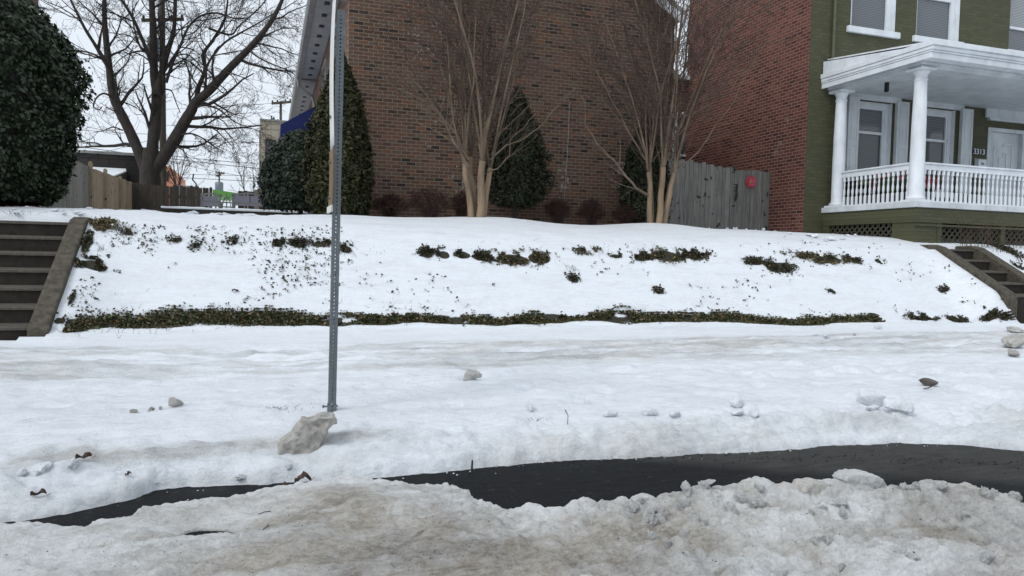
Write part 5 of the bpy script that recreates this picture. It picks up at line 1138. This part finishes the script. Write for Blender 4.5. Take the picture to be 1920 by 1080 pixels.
# ---------------------------------------------------------------- chunks of snow and ice, stones, leaves, sticks
def chunk_mesh(seed, sx_, sy_, sz_, npts=13, sub=2, rough=.10, sharp=.25):
    r = random.Random(seed); bm = bmesh.new()
    for _ in range(npts):
        v = Vector((r.gauss(0, 1), r.gauss(0, 1), r.gauss(0, 1))).normalized()*r.uniform(.85, 1.05); bm.verts.new(v)
    bmesh.ops.convex_hull(bm, input=list(bm.verts)); bmesh.ops.delete(bm, geom=[v for v in bm.verts if not v.link_faces], context='VERTS')
    for _ in range(sub):
        bmesh.ops.subdivide_edges(bm, edges=bm.edges[:], cuts=1, use_grid_fill=True); bmesh.ops.smooth_vert(bm, verts=bm.verts[:], factor=sharp, use_axis_x=True, use_axis_y=True, use_axis_z=True)
    bmesh.ops.subdivide_edges(bm, edges=bm.edges[:], cuts=1, use_grid_fill=True)
    off = Vector((seed*1.7, seed*.3, 0))
    for v in bm.verts:
        n_ = mn.fractal(v.co*2.2+off, 1.0, 2.0, 4); v.co *= 1+rough*n_*1.6+rough*.8*mn.fractal(v.co*7+off, 1.0, 2.0, 3); v.co = Vector((v.co.x*sx_, v.co.y*sy_, v.co.z*sz_))
    me = bpy.data.meshes.new('chunk'); bm.to_mesh(me); bm.free(); dv = r.random()
    at = me.attributes.new('dirt', 'FLOAT', 'POINT'); return me
def chunk(name, label, cat, px, py, wpx, hpx, mat, seed, dirt=.3, dep=.7, rot=0, tilt=0, group=None, surf='g', sink=.3, at_=None, **kw):
    if surf == 'g': X_, Y_, _z = hit(px, py); z_ = gz(X_, Y_)
    elif surf == 'r': q = PZ(px, py, at_ or .1); X_, Y_ = q.x, q.y; z_ = max(0, sz(X_, Y_))
    else: X_, Y_, z_ = surf
    D = (Vector((X_, Y_, z_))-Vector((0, 0, EYE))).dot(fw); w_ = wpx*D/1370; h_ = hpx*D/1370
    me = chunk_mesh(seed, w_/2, w_/2*dep, h_/2/(1-sink/2), **kw)
    me.attributes['dirt'].data.foreach_set('value', np.full(len(me.vertices), dirt, np.float32))
    o = link(name, me, mat, None, True); o.location = (X_, Y_, z_+h_*(.5-sink/2)); o.rotation_euler = (0, tilt, rot); return tag(o, label, cat, group)
C_ = M['snow_cake']; I_ = M['ice']
chunk('snow_chunk', 'flat grey white snow chunk lying alone on the verge right of the sign post', 'snow chunk', 882, 714, 50, 26, I_, 3, .2, .6, .2, -.1, sharp=.12)
chunk('snow_chunk', 'greyish snow chunk on the left verge, larger end of a short row', 'snow chunk', 327, 766, 38, 22, I_, 4, .35, .7, .3)
for i, (a, b, w_, h_) in enumerate(((250, 771, 20, 9), (284, 770, 18, 9), (300, 770, 12, 8))): chunk('snow_chunk', 'tiny dirty ice crumb left of the greyish chunk on the verge', 'snow chunk', a, b, w_, h_, I_, 20+i, .55, sink=.5, group='ice crumbs beside the greyish chunk')
rk = chunk('stone', 'flat dark brown stone lying on the snow at the right', 'stone', 1741, 723, 46, 17, M['dark_rock'] if 'dark_rock' in M else plain('dark_rock', (.11,.10,.085), .8, .35, 20, bmp=.4), 9, .5, .5, -.3, .1, sharp=.1)
chunk('ice_plate', 'long bluish ice slab tilted on the verge below the flat stone', 'ice slab', 1628, 756, 84, 32, C_, 31, .0, .45, -.45, .1, sharp=.1, sink=.35)
chunk('ice_plate', 'bluish broken ice slab just right of the long tilted one', 'ice slab', 1682, 778, 60, 30, C_, 32, .05, .6, -.7, .2, sharp=.1, sink=.45)
chunk('snow_chunk', 'white snow block under the long bluish ice slab', 'snow chunk', 1636, 772, 34, 15, C_, 33, .0, .7)
chunk('ice_plate', 'pale flat ice slab at the right edge beside the stairs foot', 'ice slab', 1908, 623, 66, 17, I_, 34, .25, .5, .1, sharp=.1)
chunk('ice_chunk', 'large dirty ice chunk on the sidewalk at the right edge', 'ice chunk', 1903, 654, 66, 30, I_, 35, .5, .6, .2, -.1, sharp=.1, sink=.2)
chunk('ice_chunk', 'small tan ice chunk in front of the large dirty one at the right edge', 'ice chunk', 1899, 668, 26, 19, I_, 36, .55, .8, .2, sharp=.12)
chunk('snow_chunk', 'round white snow clod touching the ground cover strip', 'snow chunk', 1645, 617, 22, 14, C_, 37, .15, .8)
chunk('snow_chunk', 'small pointed snow clod on the sidewalk, right one of a close pair', 'snow chunk', 1547, 637, 20, 10, C_, 38, .15, .8); chunk('snow_chunk', 'small round snow clod on the sidewalk, left one of a close pair', 'snow chunk', 1526, 634, 15, 9, C_, 39, .15, .8)
chunk('snow_chunk', 'tiny speckled clod on the sidewalk right of the clod pair', 'snow chunk', 1602, 633, 9, 6, I_, 40, .5, .8)
for i, (a, b, w_, h_, L_) in enumerate(((1145, 781, 34, 16, 'white snow cake on the verge straight above the curb stain'), (1216, 776, 44, 17, 'white snow cake on the verge, second of the curved row'), (1262, 782, 40, 16, 'white snow cake on the verge, third of the curved row'), (1378, 766, 46, 22, 'upper white snow cake of the overlapping trio'), (1383, 780, 40, 17, 'left lower white snow cake of the overlapping trio'), (1412, 786, 38, 15, 'right lower white snow cake of the overlapping trio'), (995, 772, 28, 24, 'small upright white snow cone in the middle of the verge'), (1100, 752, 22, 16, 'small white snow lump above the white snow cakes'), (948, 905, 20, 8, None))):
    if L_: chunk('snow_chunk', L_, 'snow chunk', a, b, w_, h_, C_, 50+i, .02, .75, .2*i, sink=.45, rough=.07, sharp=.4)
# crumbs at the back of the lawn and before the gate
r = random.Random(5); k = 60
for (a, b, w_, h_) in [(r.uniform(1335, 1446), r.uniform(440, 446), r.uniform(5, 12), r.uniform(3, 6)) for _ in range(12)]:
    X_ = P(a, 440, 14.0).x; chunk('snow_clod', 'small white snow clod at the foot of the wooden gate fence', 'snow clod', 0, 0, w_, h_, C_, k, .0, surf=(X_, 14.0+r.uniform(-.5, .3), gz(X_, 14.0)), group='snow clods by the gate fence'); k += 1
for (a, w_, h_) in ((1480, 16, 6), (1502, 12, 5), (1528, 22, 9), (1548, 14, 7), (1556, 30, 8), (1580, 16, 7), (1604, 12, 5), (1470, 10, 4), (1520, 30, 6), (1562, 26, 9), (1590, 20, 5)):
    Y_ = 11.2+r.uniform(-.5, .7); X_ = P(a, 440, Y_).x; chunk('crust_chunk', 'broken white snow slab lying on the lawn before the green corner', 'snow slab', 0, 0, w_, h_, C_, k, .0, .7, r.uniform(-.4, .4), surf=(X_, Y_, gz(X_, Y_)), group='snow slabs before the green house', sharp=.12); k += 1
for i in range(34):
    a = r.uniform(175, 470); Y_ = r.uniform(12.2, 13.6); X_ = P(a, 398, Y_).x; w_ = r.uniform(14, 44)
    chunk('crust_chunk', 'broken slab of snow crust at the back of the left lawn', 'snow slab', 0, 0, w_, w_*r.uniform(.2, .36), C_, k, .0, r.uniform(.6, 1), r.uniform(-.5, .5), r.uniform(-.12, .2), surf=(X_, Y_, gz(X_, Y_)), group='snow crust slabs behind the left lawn', sharp=.12, sub=1); k += 1
for i in range(14):
    a = r.uniform(0, 170); Y_ = r.uniform(10.7, 11.4); X_ = P(a, 405, Y_).x; w_ = r.uniform(8, 20)
    chunk('crust_chunk', 'small snow lump on the landing above the left stairs', 'snow slab', 0, 0, w_, w_*r.uniform(.3, .5), C_, k, .0, surf=(X_, Y_, gz(X_, Y_)), group='snow lumps above the left stairs', sub=1); k += 1
# the two large pieces: outlines given real thickness, then eroded
def eroded(name, label, cat, outline, thick, vox, mat, dirt, nstr=.03, nsc=.12, yaw=.1, leanx=0, smooth=6):
    c = sum((Vector(p) for p in outline), Vector())/len(outline); f = MB(); f.prism(outline, (0, thick, 0)); o = f.build(name, None, None)
    md = o.modifiers.new('r', 'REMESH'); md.mode = 'VOXEL'; md.voxel_size = vox
    md = o.modifiers.new('s', 'SMOOTH'); md.iterations = smooth; md.factor = .6
    for q, (st_, sc_) in enumerate(((nstr, nsc), (nstr*.45, nsc*.3))):
        tx = bpy.data.textures.new('ice_noise', 'CLOUDS'); tx.noise_scale = sc_; tx.noise_depth = 3; md = o.modifiers.new('d', 'DISPLACE'); md.texture = tx; md.strength = st_; md.texture_coords = 'LOCAL'; md.mid_level = .5
    bpy.context.view_layer.update(); dg = bpy.context.evaluated_depsgraph_get(); me = bpy.data.meshes.new_from_object(o.evaluated_get(dg)); bpy.data.objects.remove(o)
    co = np.empty(len(me.vertices)*3, np.float32); me.vertices.foreach_get('co', co); co = co.reshape(-1, 3)
    at = me.attributes.new('dirt', 'FLOAT', 'POINT'); at.data.foreach_set('value', (dirt+.22*fbm(co[:, 0]*7, co[:, 2]*9, 7, 3)).astype(np.float32)); me.materials.clear()
    return tag(link(name, me, mat, None, True), label, cat)
ol = [(150,590),(180,530),(310,480),(308,410),(390,370),(395,290),(500,297),(600,258),(770,252),(802,330),(700,380),(650,480),(580,610),(470,720),(300,820),(120,770)]
Yc = hit(575, 855)[1]+.04; eroded('ice_chunk', 'big dirty tan ice chunk leaning up in front of the sign post', 'ice chunk', [tuple(P(500+x/6, 740+y/6, Yc)) for x, y in ol][::-1], .15, .010, M['ice'], .62, .05, .10)
ol = [(1585,902),(1592,893),(1610,889),(1640,890),(1656,897),(1668,912),(1676,926),(1655,932),(1625,928),(1600,918)]
Yc = PZ(1630, 925, .15).y; eroded('snow_boulder', 'rounded white snow boulder perched on the dirty ridge by the asphalt', 'snow chunk', [tuple(P(x, y, Yc)) for x, y in ol][::-1], .10, .008, M['road_snow'], .12, .016, .05)
ol = [(1738,930),(1742,916),(1760,910),(1790,911),(1815,918),(1846,915),(1838,930),(1828,945),(1800,958),(1750,952)]
Yc = PZ(1790, 945, .12).y; eroded('ice_chunk', 'pointed dirty ice chunk on the ridge right of the snow boulder', 'ice chunk', [tuple(P(x, y, Yc)) for x, y in ol][::-1], .10, .008, I_, .4, .02, .05)
ol = [(1505,925),(1512,909),(1535,905),(1560,909),(1578,906),(1590,925),(1580,950),(1520,950)]
Yc = PZ(1545, 940, .12).y; eroded('ice_chunk', 'blocky grey ice chunk on the ridge left of the snow boulder', 'ice chunk', [tuple(P(x, y, Yc)) for x, y in ol][::-1], .10, .008, I_, .3, .02, .05)
ol = [(1190,950),(1196,937),(1215,932),(1232,934),(1240,948),(1225,958)]
Yc = PZ(1215, 950, .08).y; eroded('ice_chunk', 'small rounded ice chunk at the left end of the ridge', 'ice chunk', [tuple(P(x, y, Yc)) for x, y in ol][::-1], .07, .007, I_, .25, .014, .04)
# ridge rubble on the dirty road snow
r = random.Random(9)
for i in range(48):
    px = r.uniform(1180, 1920); py = r.gauss(950, 12) if r.random() < .6 else r.uniform(950, 1075)
    chunk('ice_lump', 'small dirty ice lump in the rubble of the ploughed ridge', 'ice lump', px, py, r.uniform(16, 46), r.uniform(12, 26), M['road_snow'], 200+i, r.uniform(.0, .35), r.uniform(.7, 1), r.uniform(0, 3), r.uniform(-.3, .3), group='ice lumps along the ploughed ridge', surf='r', at_=.13, sink=.75, rough=.2)
r = random.Random(10)
for i in range(9):
    px = r.uniform(0, 320) if r.random() < .6 else r.uniform(420, 620); py = (900-.03*px)+r.gauss(0, 9)
    chunk('ice_lump', 'small grey ice lump in the crust along the curb', 'ice lump', px, py, r.uniform(14, 36), r.uniform(8, 16), C_, 300+i, r.uniform(.0, .3), r.uniform(.7, 1), r.uniform(0, 3), group='ice lumps along the curb', sink=.9, rough=.2)
# dead leaves
def leafy(label, px, py, wpx, surf, rot, seed, name='dead_leaf'):
    if surf == 'g': X_, Y_, _z = hit(px, py); z_ = gz(X_, Y_)
    else: q = PZ(px, py, surf); X_, Y_, z_ = q.x, q.y, max(surf, 0)
    D = (Vector((X_, Y_, z_))-Vector((0, 0, EYE))).dot(fw); s_ = wpx*D/1370; r = random.Random(seed); f = MB(); n = 9; V = []
    for i in range(n+1):
        t = i/n; wd = s_*.26*math.sin(math.pi*min(1, t*1.05))**.7*(1+.5*math.sin(i*2.4)); zc = .18*s_*math.sin(t*3.1)+.1*s_*math.sin(t*7+seed)
        V += [(s_*(t-.5), -wd, zc+.22*s_*abs(math.sin(t*5+seed))), (s_*(t-.5), 0, zc), (s_*(t-.5), wd, zc+.3*s_*abs(math.cos(t*4)))]
    for i in range(n):
        for k in range(2): a = i*3+k; f.f.append((a, a+1, a+4, a+3))
    f.v = V; f.tube([(s_*.5, 0, 0), (s_*.75, s_*.05, s_*.1)], .0015, 4); o = f.build(name, M['dead_leaf'], None); o.location = (X_, Y_, z_+.006); o.rotation_euler.z = rot
    md = o.modifiers.new('t', 'SOLIDIFY'); md.thickness = .0012; return tag(o, label, 'leaf')
leafy('curled brown dead leaf on the left verge above the dirty crust', 157, 876, 28, 'g', .5, 1); leafy('brown dead leaf on the thin snow by the left curb', 72, 926, 26, 'g', .1, 2)
leafy('dark brown leaf scrap on snow just above the asphalt gap', 527, 894, 40, 'g', 0, 3); leafy('crumpled reddish leaf at the right end of the asphalt strip', 568, 905, 34, .03, .4, 4)
leafy('tan curled leaf standing on the middle of the bank', 925, 536, 9, 'g', .9, 5); leafy('small orange brown leaf low on the left bank', 441, 549, 12, 'g', .2, 6); leafy('small brown leaf near the top of the left stairs wall', 192, 438, 13, 'g', .4, 7)
leafy('torn leaf bits on the dirty crust near the left curb', 240, 899, 14, 'g', 1, 8)
# sticks
def stick(label, pts, th): f = MB(); f.tube(pts, th, 6); tag(f.build('stick', M['bark_dark'], None), label, 'stick')
a = hit(882, 864); stick('short black stick standing upright in the curbside snow', [(a[0], a[1], gz(a[0], a[1])-.02), (a[0]+.01, a[1], gz(a[0], a[1])+.05), (a[0]+.012, a[1], gz(a[0], a[1])+.105)], [.006, .006, .005])
b0, b1 = hit(868, 868), hit(832, 880); stick('thin twig lying on the snow beside the upright stick', [(b0[0], b0[1], gz(b0[0], b0[1])+.01), ((b0[0]+b1[0])/2, (b0[1]+b1[1])/2-.01, gz(b0[0], b0[1])+.004), (b1[0], b1[1], gz(b1[0], b1[1])+.008)], .0035)
a = hit(1064, 796); z_ = gz(a[0], a[1]); stick('thin bent dry stalk standing in the middle of the verge', [(a[0], a[1], z_-.01), (a[0]+.003, a[1], z_+.06), (a[0]-.02, a[1], z_+.10)], [.002, .0025, .003])
a = hit(1740, 732); z_ = gz(a[0], a[1]); stick('tiny dark twig on the snow below the flat stone', [(a[0]-.05, a[1], z_+.008), (a[0], a[1], z_+.012), (a[0]+.06, a[1]+.02, z_+.02)], .005)
b0, b1 = PZ(485, 960, .06), PZ(507, 950, .06); stick('small curved twig on the dirty road snow', [(b0.x, b0.y, sz(b0.x, b0.y)+.004), ((b0.x+b1.x)/2, (b0.y+b1.y)/2-.012, sz(b0.x, b0.y)+.006), (b1.x, b1.y, sz(b1.x, b1.y)+.005)], .002)
b0, b1 = PZ(483, 991, .06), PZ(504, 978, .06); stick('thin straight twig near the melted hole in the road snow', [(b0.x, b0.y, sz(b0.x, b0.y)+.004), (b1.x, b1.y, sz(b1.x, b1.y)+.006)], .002)
# grit and pebbles on the asphalt
r = random.Random(12); V = []; Fc = []
oc = [(1,0,0),(0,1,0),(-1,0,0),(0,-1,0),(0,0,1),(0,0,-1)]; of = [(0,1,4),(1,2,4),(2,3,4),(3,0,4),(1,0,5),(2,1,5),(3,2,5),(0,3,5)]
for _ in range(1300):
    x = r.uniform(.8, 5.6); yc = 4.25-1.05*max(0, min(1, (x-2.0)/3.2))**1.4 if r.random() < .6 else r.uniform(2.9, 4.3); y = yc+r.gauss(0, .08); s_ = abs(r.gauss(.0015, .0025))+.0012
    b = len(V); V += [(x+a*s_*r.uniform(.6, 1.3), y+b_*s_*r.uniform(.6, 1.3), s_*.5+c*s_*.7) for a, b_, c in oc]; Fc += [tuple(b+k for k in q) for q in of]
tag(link('gravel', np_mesh('gravel', V, Fc), M['black']), 'loose dark grit scattered over the asphalt', 'gravel', kind='stuff')
r = random.Random(13); V = []; Fc = []
for _ in range(900):
    px = r.uniform(0, 1920); py = r.uniform(880, 1080); q = PZ(px, py, .08); z_ = sz(q.x, q.y)
    if z_ < .01: continue
    s_ = abs(r.gauss(.0012, .0012))+.0008; b = len(V); V += [(q.x+a*s_, q.y+b_*s_, z_+c*s_*.7) for a, b_, c in oc]; Fc += [tuple(b+k for k in q_) for q_ in of]
tag(link('grit', np_mesh('grit', V, Fc), M['bark_dark']), 'dark grit specks in the ploughed road snow', 'grit', kind='stuff')

# white crumbs of snow fallen on the asphalt beside both edges
r = random.Random(21); V = []; Fc = []
for _ in range(110):
    x = r.uniform(-.9, 5.2); e_ = float(np.interp(x, ux, uy)) if r.random() < .4 else float(np.interp(x, lx, ly)); y = e_+(-1 if e_ > float(np.interp(x, lx, ly))+.01 else 1)*abs(r.gauss(0, .05)); s_ = abs(r.gauss(.003, .004))+.0015
    b = len(V); V += [(x+a*s_*r.uniform(.6, 1.3), y+b_*s_*r.uniform(.6, 1.3), s_*.4+c*s_*.6) for a, b_, c in oc]; Fc += [tuple(b+k for k in q) for q in of]
tag(link('snow_crumbs', np_mesh('crumbs', V, Fc), M['white_clean']), 'loose snow crumbs along the edges of the bare asphalt', 'snow crumbs', kind='stuff')
